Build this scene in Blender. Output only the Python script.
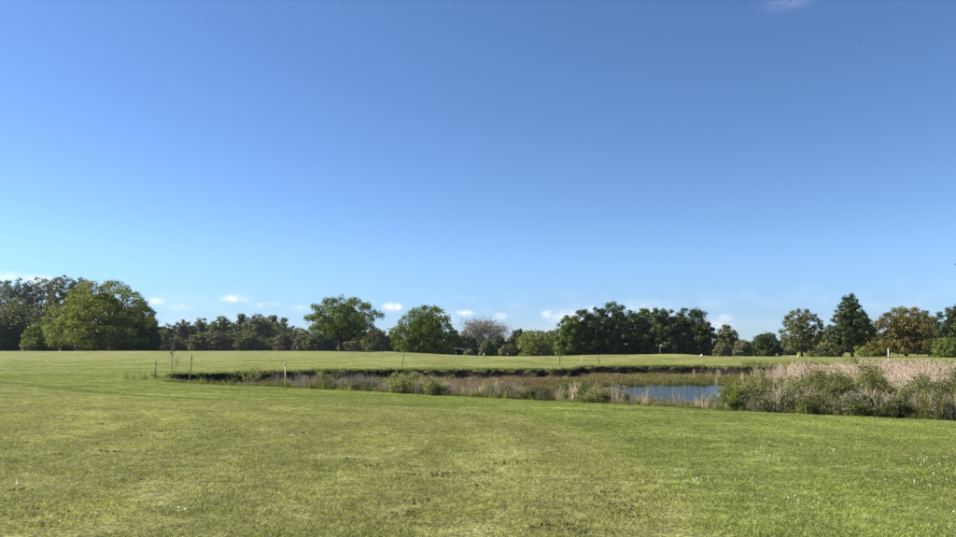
import bpy, math, random
import numpy as np
from mathutils import Vector

for o in list(bpy.data.objects): bpy.data.objects.remove(o)
S = bpy.context.scene
C = S.collection
R = math.radians

# ------------------------------------------------------------------ camera
CAMZ, F, HOR = 1.60, 695.0, 345.0            # photo pixels (956 x 537)
PITCH = math.atan((HOR - 268.5) / F)
cd = bpy.data.cameras.new('camera'); cam = bpy.data.objects.new('camera', cd); C.objects.link(cam)
cam.location = (0, 0, CAMZ); cam.rotation_euler = (R(90) + PITCH, 0, 0)
cd.sensor_width = 36.0; cd.lens = F / 956 * 36.0; cd.clip_start = 0.1; cd.clip_end = 20000
S.camera = cam

# ------------------------------------------------------------------ light
SUN_AZ, SUN_EL = R(-77), R(39)               # azimuth from the view axis (+Y), negative to the left
sv = Vector((math.sin(SUN_AZ)*math.cos(SUN_EL), math.cos(SUN_AZ)*math.cos(SUN_EL), math.sin(SUN_EL)))
sl = bpy.data.lights.new('sun', 'SUN'); sl.energy = 5.0; sl.angle = R(0.53); sl.color = (1.0, 0.93, 0.82)
so = bpy.data.objects.new('sun', sl); C.objects.link(so); so.rotation_euler = sv.to_track_quat('Z', 'Y').to_euler()
so.location = (-60, 20, 60)
S.view_settings.view_transform = 'Standard'; S.view_settings.look = 'None'
S.view_settings.gamma = 1.0; S.view_settings.exposure = 0.95; S.view_settings.use_curve_mapping = False

def pdir(u, v):
    kx, ky = (u - 478) / F, (268.5 - v) / F
    c, s = math.cos(PITCH), math.sin(PITCH)
    return Vector((kx, c - ky*s, s + ky*c))

W = bpy.data.worlds.new('World'); S.world = W; W.use_nodes = True
nt = W.node_tree; nt.nodes.clear()
def N(t, tree=None, **kw):
    n = (tree or nt).nodes.new(t)
    for k, v in kw.items(): setattr(n, k, v)
    return n
def mth(op, a, b=None, c=None, tree=None, clamp=False):
    tree = tree or nt
    n = tree.nodes.new('ShaderNodeMath'); n.operation = op; n.use_clamp = clamp
    for i, x in enumerate((a, b, c)):
        if x is None: continue
        if isinstance(x, (int, float)): n.inputs[i].default_value = x
        else: tree.links.new(x, n.inputs[i])
    return n.outputs[0]
sky = N('ShaderNodeTexSky', sky_type='NISHITA', sun_disc=False)
sky.sun_elevation = SUN_EL; sky.sun_rotation = SUN_AZ
sky.altitude = 0; sky.air_density = 0.85; sky.dust_density = 0.1; sky.ozone_density = 2.2
gm = N('ShaderNodeGamma'); gm.inputs[1].default_value = 1.03
hs = N('ShaderNodeHueSaturation'); hs.inputs['Saturation'].default_value = 1.0; hs.inputs['Value'].default_value = 1.0
nt.links.new(sky.outputs[0], gm.inputs[0]); 
tint = N('ShaderNodeMix', data_type='RGBA', blend_type='MULTIPLY'); tint.inputs['Factor'].default_value = 1.0
tint.inputs['B'].default_value = (1.05, 1.30, 1.60, 1)          # white balance of the clear spring sky
nt.links.new(gm.outputs[0], tint.inputs['A']); nt.links.new(tint.outputs['Result'], hs.inputs['Color'])
# small fair-weather clouds low over the horizon (direction space of the sky itself)
tc = N('ShaderNodeTexCoord'); sp = N('ShaderNodeSeparateXYZ'); nt.links.new(tc.outputs['Generated'], sp.inputs[0])
az = mth('ARCTAN2', sp.outputs[0], sp.outputs[1]); el = mth('ARCSINE', sp.outputs[2])
cx = N('ShaderNodeCombineXYZ'); nt.links.new(az, cx.inputs[0]); nt.links.new(mth('MULTIPLY', el, 2.2), cx.inputs[1])
nz = N('ShaderNodeTexNoise'); nz.inputs['Scale'].default_value = 95; nz.inputs['Detail'].default_value = 5; nz.inputs['Roughness'].default_value = 0.6
nt.links.new(cx.outputs[0], nz.inputs['Vector'])
tot = None
for (u, v, wu, wv, st) in [(232,298.5,7,2.6,1.0),(242,299.5,8,2,.4),(389,307,4.5,3,1.25),(397,307,4,2.6,1.15),(465,313,7,2.2,.9),(501,316,5,2.5,.7),
        (547,314,4,3.5,.8),(570,318,16,6,.8),(590,312,6,5,.6),(725,319,5,3.5,.6),(716,325,12,4,.6),(156,301,5,2.5,.8),(258,305,5,1.8,.5),(274,304,5,1.6,.4),(300,308,7,2.5,.4),
        (38,280,10,3,.9),(8,277,9,3,.7),(46,284,8,3,.7),(180,307,10,2.5,.35),(440,318,14,5,.4),(640,308,25,6,.35),(790,2,16,5,.12),(610,330,60,10,.4)]:
    d = pdir(u, v).normalized(); a0 = math.atan2(d.x, d.y); e0 = math.asin(d.z)
    p = mth('POWER', mth('MULTIPLY', mth('SUBTRACT', az, a0), F/wu), 2.0)
    p = mth('ADD', p, mth('POWER', mth('MULTIPLY', mth('SUBTRACT', el, e0), F/wv), 2.0))
    g = mth('MULTIPLY', mth('POWER', 2.718, mth('MULTIPLY', p, -0.7)), st)
    tot = g if tot is None else mth('MAXIMUM', tot, g)
nmr = N('ShaderNodeMapRange'); nmr.inputs['From Min'].default_value = 0.30; nmr.inputs['From Max'].default_value = 0.52
nt.links.new(nz.outputs['Fac'], nmr.inputs['Value'])
cf = mth('MULTIPLY', mth('MULTIPLY', tot, 0.85), nmr.outputs[0], clamp=True)
# thin veil of far vapour all round, low above the horizon
nz2 = N('ShaderNodeTexNoise'); nz2.inputs['Scale'].default_value = 26; nz2.inputs['Detail'].default_value = 4
nt.links.new(cx.outputs[0], nz2.inputs['Vector'])
band = mth('POWER', 2.718, mth('MULTIPLY', mth('POWER', mth('DIVIDE', mth('SUBTRACT', el, 0.045), 0.026), 2.0), -1.0))
veil = mth('MULTIPLY', mth('MULTIPLY', mth('SUBTRACT', nz2.outputs['Fac'], 0.45, clamp=True), band), .55, clamp=True)
cf = mth('MAXIMUM', cf, veil)
low = N('ShaderNodeMapRange'); low.interpolation_type = 'SMOOTHSTEP'; nt.links.new(el, low.inputs['Value'])      # dusty lowest air, all round
low.inputs['From Min'].default_value = 0.0; low.inputs['From Max'].default_value = 0.14
lowc = N('ShaderNodeMix', data_type='RGBA'); nt.links.new(low.outputs[0], lowc.inputs['Factor']); lowc.inputs['A'].default_value = (.66, .70, .84, 1); lowc.inputs['B'].default_value = (1, 1, 1, 1)
lowm = N('ShaderNodeMix', data_type='RGBA', blend_type='MULTIPLY'); lowm.inputs['Factor'].default_value = 1.0; nt.links.new(hs.outputs[0], lowm.inputs['A']); nt.links.new(lowc.outputs['Result'], lowm.inputs['B'])
mx = N('ShaderNodeMix', data_type='RGBA'); nt.links.new(cf, mx.inputs['Factor']); nt.links.new(lowm.outputs['Result'], mx.inputs['A'])
mx.inputs['B'].default_value = (12.0, 12.0, 12.0, 1)
bg = N('ShaderNodeBackground'); bg.inputs['Strength'].default_value = 0.05
nt.links.new(mx.outputs['Result'], bg.inputs['Color'])
wo = N('ShaderNodeOutputWorld'); nt.links.new(bg.outputs[0], wo.inputs['Surface'])

# ------------------------------------------------------------------ helpers
rng = np.random.default_rng(7)
def hash2(ix, iy, seed=0):
    h = (ix.astype(np.int64)*374761393 + iy.astype(np.int64)*668265263 + seed*1442695041) & 0x7fffffff
    h = ((h ^ (h >> 13)) * 1274126177) & 0x7fffffff
    return ((h ^ (h >> 16)) & 0xffff) / 65535.0
def vnoise(x, y, seed=0):
    x = np.asarray(x, float); y = np.asarray(y, float)
    ix, iy = np.floor(x), np.floor(y); fx, fy = x-ix, y-iy
    fx = fx*fx*(3-2*fx); fy = fy*fy*(3-2*fy)
    a = hash2(ix, iy, seed); b = hash2(ix+1, iy, seed); c = hash2(ix, iy+1, seed); d = hash2(ix+1, iy+1, seed)
    return (a*(1-fx)+b*fx)*(1-fy) + (c*(1-fx)+d*fx)*fy
def sstep(a, b, x):
    t = np.clip((np.asarray(x, float)-a)/(b-a), 0, 1); return t*t*(3-2*t)
def at(u, v, Y):
    d = pdir(u, v); k = Y / d.y
    return np.array([d.x*k, Y, CAMZ + d.z*k])
def gp(u, v, z=0.0):
    d = pdir(u, v); k = (z - CAMZ) / d.z
    return np.array([d.x*k, d.y*k, z])

NEAR = np.array([gp(u, v)[:2] for u, v in [(150,376),(165,382),(240,386),(300,388),(380,392),(470,397.5),(560,402),(640,406),(720,410.5),(800,414),(880,417),(956,420)]] + [(16,13.2),(30,12.2),(60,12)])
FAR = np.array([gp(u, v)[:2] for u, v in [(150,375.5),(200,374),(250,372.6),(320,370.6),(420,369.2),(520,369),(572,369),(582,366.3),(640,366),(700,366)]] + [(20,51.5),(30,50),(45,48),(60,45)])
XL = float(NEAR[0, 0]); FAR[0, 0] = XL; FAR[0, 1] = NEAR[0, 1] + 0.3
def yN(x): return np.interp(x, NEAR[:, 0], NEAR[:, 1])
def yF(x): return np.interp(x, FAR[:, 0], FAR[:, 1])
WC = (15.0, 35.2, 11.5, 7.4)      # water ellipse
WZ = -0.80
def basin(x, y):
    """(depth below the field, distance in from the near edge, distance in from the far edge)"""
    n1 = vnoise(x*1.1, y*1.1, 3) - .5; n2 = vnoise(x*3.1, y*3.1, 4) - .5
    sn = y - yN(x) + n1*0.25
    sf = yF(x) - y + n1*0.4 + n2*0.18
    return sn, sf
def height(x, y):
    x = np.asarray(x, float); y = np.asarray(y, float)
    z = (vnoise(x*.06, y*.06, 1)-.5)*0.10*sstep(3, 20, np.hypot(x, y))
    z = z + (vnoise(x*.6, y*.6, 2)-.5)*0.025
    # low mounds of the far field and the raised green
    z = z + 0.60*np.exp(-(((x+13)/9.5)**2 + ((y-98)/11)**2))
    z = z + 0.42*np.exp(-(((x-15)/8)**2 + ((y-85)/8)**2)) + 0.40*np.exp(-(((x-24.5)/5.0)**2 + ((y-85)/8)**2))
    z = z + 0.28*np.exp(-((y-150)/28)**2)*sstep(-8, -30, x)
    z = z - 1.1*sstep(97, 125, y)*sstep(-25, -2, x)*sstep(75, 45, x)
    z = z - 0.7*sstep(165, 230, y)
    sn, sf = basin(x, y)
    ins = sstep(XL, XL+1.5, x)
    dn = sstep(0.0, 3.6, sn)*0.80 + sstep(0, .25, sn)*0.06
    df = sstep(0.05, 0.42, sf)
    floor = 0.80 + (vnoise(x*1.7, y*1.7, 5)-.5)*0.16
    e = np.sqrt(((x-WC[0])/WC[2])**2 + ((y-WC[1])/WC[3])**2) + (vnoise(x*.45, y*.45, 6)-.5)*0.25
    floor = floor*(1 - 0.14*sstep(1.35, 1.0, e)*0) - 0.10*sstep(.95, 1.4, e) + 0.30*sstep(1.04, .8, e)
    z = z - ins*np.minimum(dn/0.86, df)*floor*(sn > 0)*(sf > 0)
    return z
def hz(x, y): return float(height(np.array([x]), np.array([y]))[0])

def mesh_np(name, V, quads=None, tris=None, smooth=False):
    me = bpy.data.meshes.new(name)
    V = np.asarray(V, np.float32).reshape(-1, 3)
    idx = []; starts = []; tots = []; k = 0
    if quads is not None and len(quads):
        q = np.asarray(quads, np.int32).reshape(-1, 4); idx.append(q.ravel()); starts.append(k + 4*np.arange(len(q))); tots.append(np.full(len(q), 4)); k += 4*len(q)
    if tris is not None and len(tris):
        t = np.asarray(tris, np.int32).reshape(-1, 3); idx.append(t.ravel()); starts.append(k + 3*np.arange(len(t))); tots.append(np.full(len(t), 3)); k += 3*len(t)
    idx = np.concatenate(idx).astype(np.int32); starts = np.concatenate(starts).astype(np.int32); tots = np.concatenate(tots).astype(np.int32)
    me.vertices.add(len(V)); me.vertices.foreach_set('co', V.ravel())
    me.loops.add(len(idx)); me.loops.foreach_set('vertex_index', idx)
    me.polygons.add(len(starts)); me.polygons.foreach_set('loop_start', starts); me.polygons.foreach_set('loop_total', tots)
    if smooth: me.polygons.foreach_set('use_smooth', np.ones(len(starts), bool))
    me.update(calc_edges=True); me.validate()
    return me
class MB:
    def __init__(s): s.V = []; s.Q = []; s.T = []; s.n = 0
    def add(s, V, Q=None, T=None):
        V = np.asarray(V, float).reshape(-1, 3); s.V.append(V)
        if Q is not None and len(Q): s.Q.append(np.asarray(Q, int).reshape(-1, 4) + s.n)
        if T is not None and len(T): s.T.append(np.asarray(T, int).reshape(-1, 3) + s.n)
        s.n += len(V)
    def tube(s, pts, rad, k=6, cap=True):
        pts = np.asarray(pts, float); rad = np.asarray(rad, float); m = len(pts)
        tan = np.gradient(pts, axis=0); tan /= np.linalg.norm(tan, axis=1)[:, None] + 1e-9
        ref = np.where(np.abs(tan[:, 2:3]) > .9, np.array([[1., 0, 0]]), np.array([[0, 0, 1.]]))
        a = np.cross(tan, ref); a /= np.linalg.norm(a, axis=1)[:, None] + 1e-9; b = np.cross(tan, a)
        th = np.arange(k)*2*np.pi/k
        V = pts[:, None, :] + rad[:, None, None]*(np.cos(th)[None, :, None]*a[:, None, :] + np.sin(th)[None, :, None]*b[:, None, :])
        i = np.arange(m-1)[:, None]*k; j = np.arange(k)[None, :]; j2 = (j+1) % k
        Q = np.stack([i+j, i+j2, i+k+j2, i+k+j], -1).reshape(-1, 4)
        V = V.reshape(-1, 3); T = []
        if cap:
            V = np.vstack([V, pts[-1:], pts[:1]]); e = (m-1)*k
            T = [[e+q, e+(q+1) % k, m*k] for q in range(k)] + [[(q+1) % k, q, m*k+1] for q in range(k)]
        s.add(V, Q, T)
    def box(s, c, d, taper=1.0):
        x, y, z = np.array(d)/2
        V = np.array([[-x,-y,-z],[x,-y,-z],[x,y,-z],[-x,y,-z],[-x*taper,-y*taper,z],[x*taper,-y*taper,z],[x*taper,y*taper,z],[-x*taper,y*taper,z]]) + np.array(c)
        s.add(V, [[0,3,2,1],[4,5,6,7],[0,1,5,4],[1,2,6,5],[2,3,7,6],[3,0,4,7]])
    def mesh(s, name, smooth=False):
        return mesh_np(name, np.vstack(s.V), np.vstack(s.Q) if s.Q else None, np.vstack(s.T) if s.T else None, smooth)
def ob(name, me, mat=None, parent=None, loc=None):
    o = bpy.data.objects.new(name, me); C.objects.link(o)
    if me is not None and mat is not None and not me.materials: me.materials.append(mat)
    if parent: o.parent = parent
    if loc is not None: o.location = loc
    return o
def tag(o, label=None, cat=None, group=None, kind=None):
    if label: o['label'] = label
    if cat: o['category'] = cat
    if group: o['group'] = group
    if kind: o['kind'] = kind
    return o
def empty(name, loc, rz=0, sc=1.0):
    o = ob(name, None); o.location = loc; o.rotation_euler = (0, 0, rz); o.scale = (sc,)*3 if isinstance(sc, (int, float)) else sc
    o.empty_display_size = .2
    return o
def copy_tree(o, loc, rz, sc):
    c = o.copy(); C.objects.link(c); c.location = loc; c.rotation_euler = (0, 0, rz); c.scale = sc
    for ch in o.children:
        d = ch.copy(); C.objects.link(d); d.parent = c
    return c

# ------------------------------------------------------------------ materials
def mat(name):
    m = bpy.data.materials.new(name); m.use_nodes = True; m.node_tree.nodes.clear()
    return m, m.node_tree
def ramp(tree, fac, stops):
    n = tree.nodes.new('ShaderNodeValToRGB'); el = n.color_ramp.elements
    while len(el) < len(stops): el.new(0.5)
    for e, (p, c) in zip(el, stops): e.position = p; e.color = (*c, 1) if len(c) == 3 else c
    if fac is not None: tree.links.new(fac, n.inputs[0])
    return n.outputs[0]
def mixc(tree, fac, a, b, mode='MIX'):
    n = tree.nodes.new('ShaderNodeMix'); n.data_type = 'RGBA'; n.blend_type = mode
    for k, x in (('Factor', fac), ('A', a), ('B', b)):
        if isinstance(x, (int, float)): n.inputs[k].default_value = x
        elif isinstance(x, tuple): n.inputs[k].default_value = (*x, 1)
        else: tree.links.new(x, n.inputs[k])
    return n.outputs['Result']
def noise(tree, vec, scale, detail=3, rough=.55):
    n = tree.nodes.new('ShaderNodeTexNoise'); n.inputs['Scale'].default_value = scale; n.inputs['Detail'].default_value = detail; n.inputs['Roughness'].default_value = rough
    if vec is not None: tree.links.new(vec, n.inputs['Vector'])
    return n.outputs['Fac']
def mapr(tree, v, a, b, c=0., d=1.):
    n = tree.nodes.new('ShaderNodeMapRange'); n.interpolation_type = 'SMOOTHSTEP'
    for k, x in zip(('From Min', 'From Max', 'To Min', 'To Max'), (a, b, c, d)): n.inputs[k].default_value = x
    tree.links.new(v, n.inputs['Value']); return n.outputs[0]
def vscale(tree, vec, s, rot=(0, 0, 0)):
    n = tree.nodes.new('ShaderNodeMapping'); n.inputs['Scale'].default_value = s; n.inputs['Rotation'].default_value = rot
    tree.links.new(vec, n.inputs['Vector']); return n.outputs[0]

# colour of the mown turf, by place: yellower fairway, greener semi-rough towards the pond
LG = bpy.data.node_groups.new('turf_colour', 'ShaderNodeTree')
LG.interface.new_socket('Color', in_out='OUTPUT', socket_type='NodeSocketColor')
LG.interface.new_socket('Bare', in_out='OUTPUT', socket_type='NodeSocketFloat')
def build_turf():
    t = LG; geo = N('ShaderNodeNewGeometry', t); P = geo.outputs['Position']
    s = N('ShaderNodeSeparateXYZ', t); t.links.new(P, s.inputs[0])
    fc = N('ShaderNodeFloatCurve', t)
    pts = [(0, 1.8), (5.8, 2.0), (9, 2.35), (13.9, 1.7), (17.5, -.7), (19.6, -5), (21.3, -9.6), (29.3, -20), (40, -34)]
    cur = fc.mapping.curves[0]
    while len(cur.points) < len(pts): cur.points.new(.5, .5)
    for p, (y, x) in zip(cur.points, pts): p.location = (y/40, (x+40)/50)
    fc.mapping.update()
    t.links.new(mth('DIVIDE', s.outputs[1], 40.0, tree=t), fc.inputs['Value'])
    xb = mth('SUBTRACT', mth('MULTIPLY', fc.outputs[0], 50, tree=t), 40, tree=t)
    wob = mth('MULTIPLY', mth('SUBTRACT', noise(t, P, .6, 2), .5, tree=t), 1.3, tree=t)
    dd = mth('ADD', mth('SUBTRACT', xb, s.outputs[0], tree=t), wob, tree=t)
    fair = mapr(t, dd, -.35, .5)
    nL = noise(t, P, .16, 3); nM = noise(t, P, .75, 4, .6)
    sw = noise(t, vscale(t, P, (.10, 1.05, 1), (0, 0, R(-14))), 1.0, 3, .55)
    cfair = ramp(t, nM, [(.28, (.176, .182, .050)), (.5, (.216, .215, .070)), (.72, (.262, .253, .095))])
    crough = ramp(t, mth('ADD', mth('MULTIPLY', nM, .35, tree=t), mth('MULTIPLY', sw, .65, tree=t), tree=t), [(.33, (.128, .156, .032)), (.5, (.176, .202, .047)), (.66, (.242, .260, .078))])
    col = mixc(t, fair, crough, cfair)
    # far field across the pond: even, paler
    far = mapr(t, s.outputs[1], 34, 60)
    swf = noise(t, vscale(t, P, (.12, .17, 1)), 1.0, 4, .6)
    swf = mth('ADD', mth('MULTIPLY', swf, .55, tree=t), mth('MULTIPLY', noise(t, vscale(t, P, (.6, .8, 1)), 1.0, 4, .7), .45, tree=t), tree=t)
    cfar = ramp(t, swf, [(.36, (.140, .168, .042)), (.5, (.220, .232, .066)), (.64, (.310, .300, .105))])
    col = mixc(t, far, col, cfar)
    trk = mth('SINE', mth('MULTIPLY', mth('ADD', dd, mth('MULTIPLY', nM, .5, tree=t), tree=t), 3.4, tree=t), tree=t)
    trk = mth('MULTIPLY', trk, mapr(t, nL, .35, .65, .05, .13), tree=t)
    col = mixc(t, 1.0, col, mth('ADD', trk, 1.0, tree=t), 'MULTIPLY')
    grain = mth('MULTIPLY', mapr(t, noise(t, P, 6, 3, .75), .33, .67, .78, 1.22), mapr(t, noise(t, P, 26, 2, .6), .36, .64, .58, 1.42), tree=t)
    col = mixc(t, 1.0, col, grain, 'MULTIPLY')
    big = mapr(t, nL, .3, .7, .86, 1.14)
    col = mixc(t, 1.0, col, big, 'MULTIPLY')
    # worn wheel line along the edge of the fairway, left
    line = mth('MULTIPLY', mapr(t, mth('ABSOLUTE', mth('ADD', dd, .5, tree=t), tree=t), .9, .1), mapr(t, s.outputs[0], -3, -9), tree=t)
    col = mixc(t, mth('MULTIPLY', line, .45, tree=t), col, (.07, .10, .025))
    # small bare spots
    bare = mth('MULTIPLY', mapr(t, noise(t, P, 3.6, 4, .65), .66, .74), mapr(t, noise(t, P, .45, 2), .45, .62), tree=t)
    bare = mth('MULTIPLY', bare, mth('ADD', mth('MULTIPLY', fair, .85, tree=t), .1, tree=t), tree=t)
    go = N('NodeGroupOutput', t); t.links.new(col, go.inputs['Color']); t.links.new(bare, go.inputs['Bare'])
build_turf()

def ground_mat():
    m, t = mat('turf_and_marsh'); geo = N('ShaderNodeNewGeometry', t); P = geo.outputs['Position']
    g = N('ShaderNodeGroup', t); g.node_tree = LG
    s = N('ShaderNodeSeparateXYZ', t); t.links.new(P, s.inputs[0]); sn = N('ShaderNodeSeparateXYZ', t); t.links.new(geo.outputs['True Normal'], sn.inputs[0])
    turf = mixc(t, noise(t, P, 45, 3, .7), g.outputs['Color'], (.055, .070, .018)); 
    turf = mixc(t, .35, g.outputs['Color'], turf)
    fine = mapr(t, noise(t, P, 30, 4, .8), .3, .7, .75, 1.2)
    turf = mixc(t, 1.0, turf, fine, 'MULTIPLY')
    turf = mixc(t, 1.0, turf, mapr(t, noise(t, P, 2.2, 5, .8), .32, .68, .66, 1.25), 'MULTIPLY')
    turf = mixc(t, g.outputs['Bare'], turf, (.055, .045, .028))
    marsh = ramp(t, noise(t, P, 1.6, 5, .65), [(.3, (.080, .080, .028)), (.48, (.16, .145, .055)), (.62, (.24, .20, .10)), (.8, (.16, .165, .055))])
    mud = mixc(t, mapr(t, s.outputs[2], -.80, -.72), (.045, .036, .026), marsh)
    low = mapr(t, s.outputs[2], -.14, -.30)
    # only inside the pond: south of the far field's own dips
    pond = mth('MULTIPLY', low, mapr(t, s.outputs[1], 62, 58), tree=t)
    col = mixc(t, pond, turf, mud)
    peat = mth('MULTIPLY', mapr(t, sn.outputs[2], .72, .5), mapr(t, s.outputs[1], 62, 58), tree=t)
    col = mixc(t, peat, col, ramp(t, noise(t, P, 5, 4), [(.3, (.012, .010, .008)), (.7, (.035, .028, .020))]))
    b = N('ShaderNodeBump', t); b.inputs['Strength'].default_value = .55; b.inputs['Distance'].default_value = .05
    t.links.new(noise(t, P, 18, 5, .75), b.inputs['Height'])
    p = N('ShaderNodeBsdfPrincipled', t); t.links.new(col, p.inputs['Base Color']); p.inputs['Roughness'].default_value = .95; p.inputs['Specular IOR Level'].default_value = .1
    t.links.new(b.outputs[0], p.inputs['Normal'])
    o = N('ShaderNodeOutputMaterial', t); t.links.new(p.outputs[0], o.inputs[0]); return m
def leafy(name, stops, trans=.3, tmul=(1.25, 1.35, .7), rough=.6, inst=False, spec=.2):
    """foliage: colour varies leaf by leaf and plant by plant, light passes through"""
    m, t = mat(name); geo = N('ShaderNodeNewGeometry', t); oi = N('ShaderNodeObjectInfo', t)
    r = mth('ADD', mth('MULTIPLY', geo.outputs['Random Per Island'], .5, tree=t), mth('MULTIPLY', oi.outputs['Random'], .15, tree=t), tree=t)
    r = mth('ADD', r, mth('MULTIPLY', mapr(t, noise(t, geo.outputs['Position'], .45, 3), .3, .7), .38, tree=t), tree=t)
    col = ramp(t, r, stops)
    p = N('ShaderNodeBsdfPrincipled', t); t.links.new(col, p.inputs['Base Color']); p.inputs['Roughness'].default_value = rough; p.inputs['Specular IOR Level'].default_value = spec
    tr = N('ShaderNodeBsdfTranslucent', t); t.links.new(mixc(t, 1.0, col, tmul, 'MULTIPLY'), tr.inputs['Color'])
    ms = N('ShaderNodeMixShader', t); ms.inputs[0].default_value = trans
    t.links.new(p.outputs[0], ms.inputs[1]); t.links.new(tr.outputs[0], ms.inputs[2])
    o = N('ShaderNodeOutputMaterial', t); t.links.new(ms.outputs[0], o.inputs[0]); return m
def turfblade_mat():
    m, t = mat('turf_blades'); g = N('ShaderNodeGroup', t); g.node_tree = LG; geo = N('ShaderNodeNewGeometry', t)
    v = mapr(t, geo.outputs['Random Per Island'], 0, 1, 1.0, 2.0)
    col = mixc(t, 1.0, g.outputs['Color'], v, 'MULTIPLY')
    col = mixc(t, mapr(t, geo.outputs['Random Per Island'], .86, .97), col, (.42, .37, .19))
    p = N('ShaderNodeBsdfPrincipled', t); t.links.new(col, p.inputs['Base Color']); p.inputs['Roughness'].default_value = .55; p.inputs['Specular IOR Level'].default_value = .25
    tr = N('ShaderNodeBsdfTranslucent', t); t.links.new(mixc(t, 1.0, col, (1.1, 1.2, .6), 'MULTIPLY'), tr.inputs['Color'])
    ms = N('ShaderNodeMixShader', t); ms.inputs[0].default_value = .35
    t.links.new(p.outputs[0], ms.inputs[1]); t.links.new(tr.outputs[0], ms.inputs[2])
    o = N('ShaderNodeOutputMaterial', t); t.links.new(ms.outputs[0], o.inputs[0]); return m
def plain(name, col, rough=.8, var=.25, scale=8, spec=.2, bump=0):
    m, t = mat(name); tcn = N('ShaderNodeTexCoord', t)
    n = noise(t, tcn.outputs['Object'], scale, 4, .6)
    c = ramp(t, n, [(.3, tuple(x*(1-var) for x in col)), (.7, tuple(min(1, x*(1+var)) for x in col))])
    p = N('ShaderNodeBsdfPrincipled', t); t.links.new(c, p.inputs['Base Color']); p.inputs['Roughness'].default_value = rough; p.inputs['Specular IOR Level'].default_value = spec
    if bump:
        b = N('ShaderNodeBump', t); b.inputs['Strength'].default_value = bump; t.links.new(n, b.inputs['Height']); t.links.new(b.outputs[0], p.inputs['Normal'])
    o = N('ShaderNodeOutputMaterial', t); t.links.new(p.outputs[0], o.inputs[0]); return m
def water_mat():
    m, t = mat('pond_water'); geo = N('ShaderNodeNewGeometry', t)
    b = N('ShaderNodeBump', t); b.inputs['Strength'].default_value = .35; b.inputs['Distance'].default_value = .025
    t.links.new(noise(t, vscale(t, geo.outputs['Position'], (1.2, 3.5, 1)), 2.6, 3, .6), b.inputs['Height'])
    p = N('ShaderNodeBsdfPrincipled', t); p.inputs['Base Color'].default_value = (.012, .016, .014, 1); p.inputs['Roughness'].default_value = .03; p.inputs['IOR'].default_value = 1.333
    t.links.new(b.outputs[0], p.inputs['Normal'])
    o = N('ShaderNodeOutputMaterial', t); t.links.new(p.outputs[0], o.inputs[0]); return m

BARK = plain('bark', (.075, .062, .048), .9, .4, 3, .1, .4)
GREYBARK = plain('pale_bark', (.21, .19, .172), .9, .25, 3, .1)
TWIG = leafy('budding_twigs', [(.1, (.220, .205, .185)), (.5, (.320, .300, .270)), (.9, (.390, .365, .330))], 0.10, (1, 1, 1))
L_MAPLE = leafy('sunny_leaves', [(0.1, (0.090, 0.104, 0.014)), (0.5, (0.165, 0.182, 0.024)), (0.9, (0.270, 0.270, 0.045))], 0.34)
L_GREEN = leafy('green_leaves', [(0.1, (0.064, 0.092, 0.015)), (0.5, (0.115, 0.156, 0.026)), (0.9, (0.195, 0.228, 0.048))], 0.30)
L_DARK = leafy('dark_leaves', [(0.1, (0.030, 0.046, 0.012)), (0.5, (0.058, 0.082, 0.020)), (0.9, (0.110, 0.138, 0.035))], 0.20)
L_OLIVE = leafy('olive_leaves', [(0.1, (0.078, 0.088, 0.030)), (0.5, (0.130, 0.138, 0.046)), (0.9, (0.198, 0.198, 0.076))], 0.28)
L_GREYG = leafy('grey_green_leaves', [(0.1, (0.095, 0.100, 0.052)), (0.5, (0.155, 0.155, 0.080)), (0.9, (0.235, 0.225, 0.130))], 0.28)
L_LIME = leafy('young_leaves', [(0.1, (0.110, 0.126, 0.024)), (0.5, (0.180, 0.202, 0.040)), (0.9, (0.270, 0.280, 0.070))], 0.34)
L_BROWN = leafy('bronze_leaves', [(0.1, (0.074, 0.068, 0.016)), (0.5, (0.134, 0.116, 0.028)), (0.9, (0.200, 0.178, 0.048))], 0.28, (1.3, 1.1, .6))
L_FAR = leafy('wood_leaves', [(0.1, (0.088, 0.108, 0.050)), (0.5, (0.140, 0.162, 0.074)), (0.9, (0.210, 0.230, 0.108))], 0.30)
L_FARB = leafy('wood_brown_leaves', [(0.1, (0.095, 0.090, 0.048)), (0.5, (0.142, 0.132, 0.068)), (0.9, (0.195, 0.180, 0.096))], 0.28, (1.2, 1.1, .8))
L_WILLOW = leafy('willow_leaves', [(0.1, (0.120, 0.130, 0.042)), (0.5, (0.205, 0.212, 0.080)), (0.9, (0.350, 0.340, 0.170))], 0.40)
L_SILVER = leafy('silver_leaves', [(0.1, (0.130, 0.140, 0.075)), (0.5, (0.220, 0.225, 0.135)), (0.9, (0.360, 0.350, 0.240))], 0.30, (1, 1.05, .8))
STEMW = plain('shrub_stem', (.26, .20, .13), .85, .3, 20, .1)
G_TALL = leafy('tall_grass', [(.1, (.11, .13, .035)), (.5, (.19, .20, .065)), (.9, (.36, .32, .16))], .4)
G_STRAW = leafy('straw', [(0.1, (0.440, 0.345, 0.235)), (0.5, (0.660, 0.545, 0.400)), (0.9, (0.800, 0.690, 0.530))], 0.32, (1.05, 1, .85))
G_GREYS = leafy('grey_stalks', [(.1, (.17, .14, .115)), (.5, (.29, .245, .20)), (.9, (.42, .37, .30))], .3, (1.05, 1, .9))
G_RUST = leafy('rusty_dock', [(0.1, (0.140, 0.105, 0.045)), (0.5, (0.215, 0.160, 0.075)), (0.9, (0.330, 0.265, 0.140))], 0.30, (1.2, 1, .7))
G_MARSH = leafy('marsh_plants', [(0.1, (0.095, 0.105, 0.028)), (0.5, (0.165, 0.170, 0.046)), (0.9, (0.270, 0.250, 0.085))], 0.38)
SOIL = plain('dark_soil', (.055, .047, .026), .95, .4, 30, .05, .4)
PETAL = plain('white_petal', (.80, .80, .76), .6, .05, 30)
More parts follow.
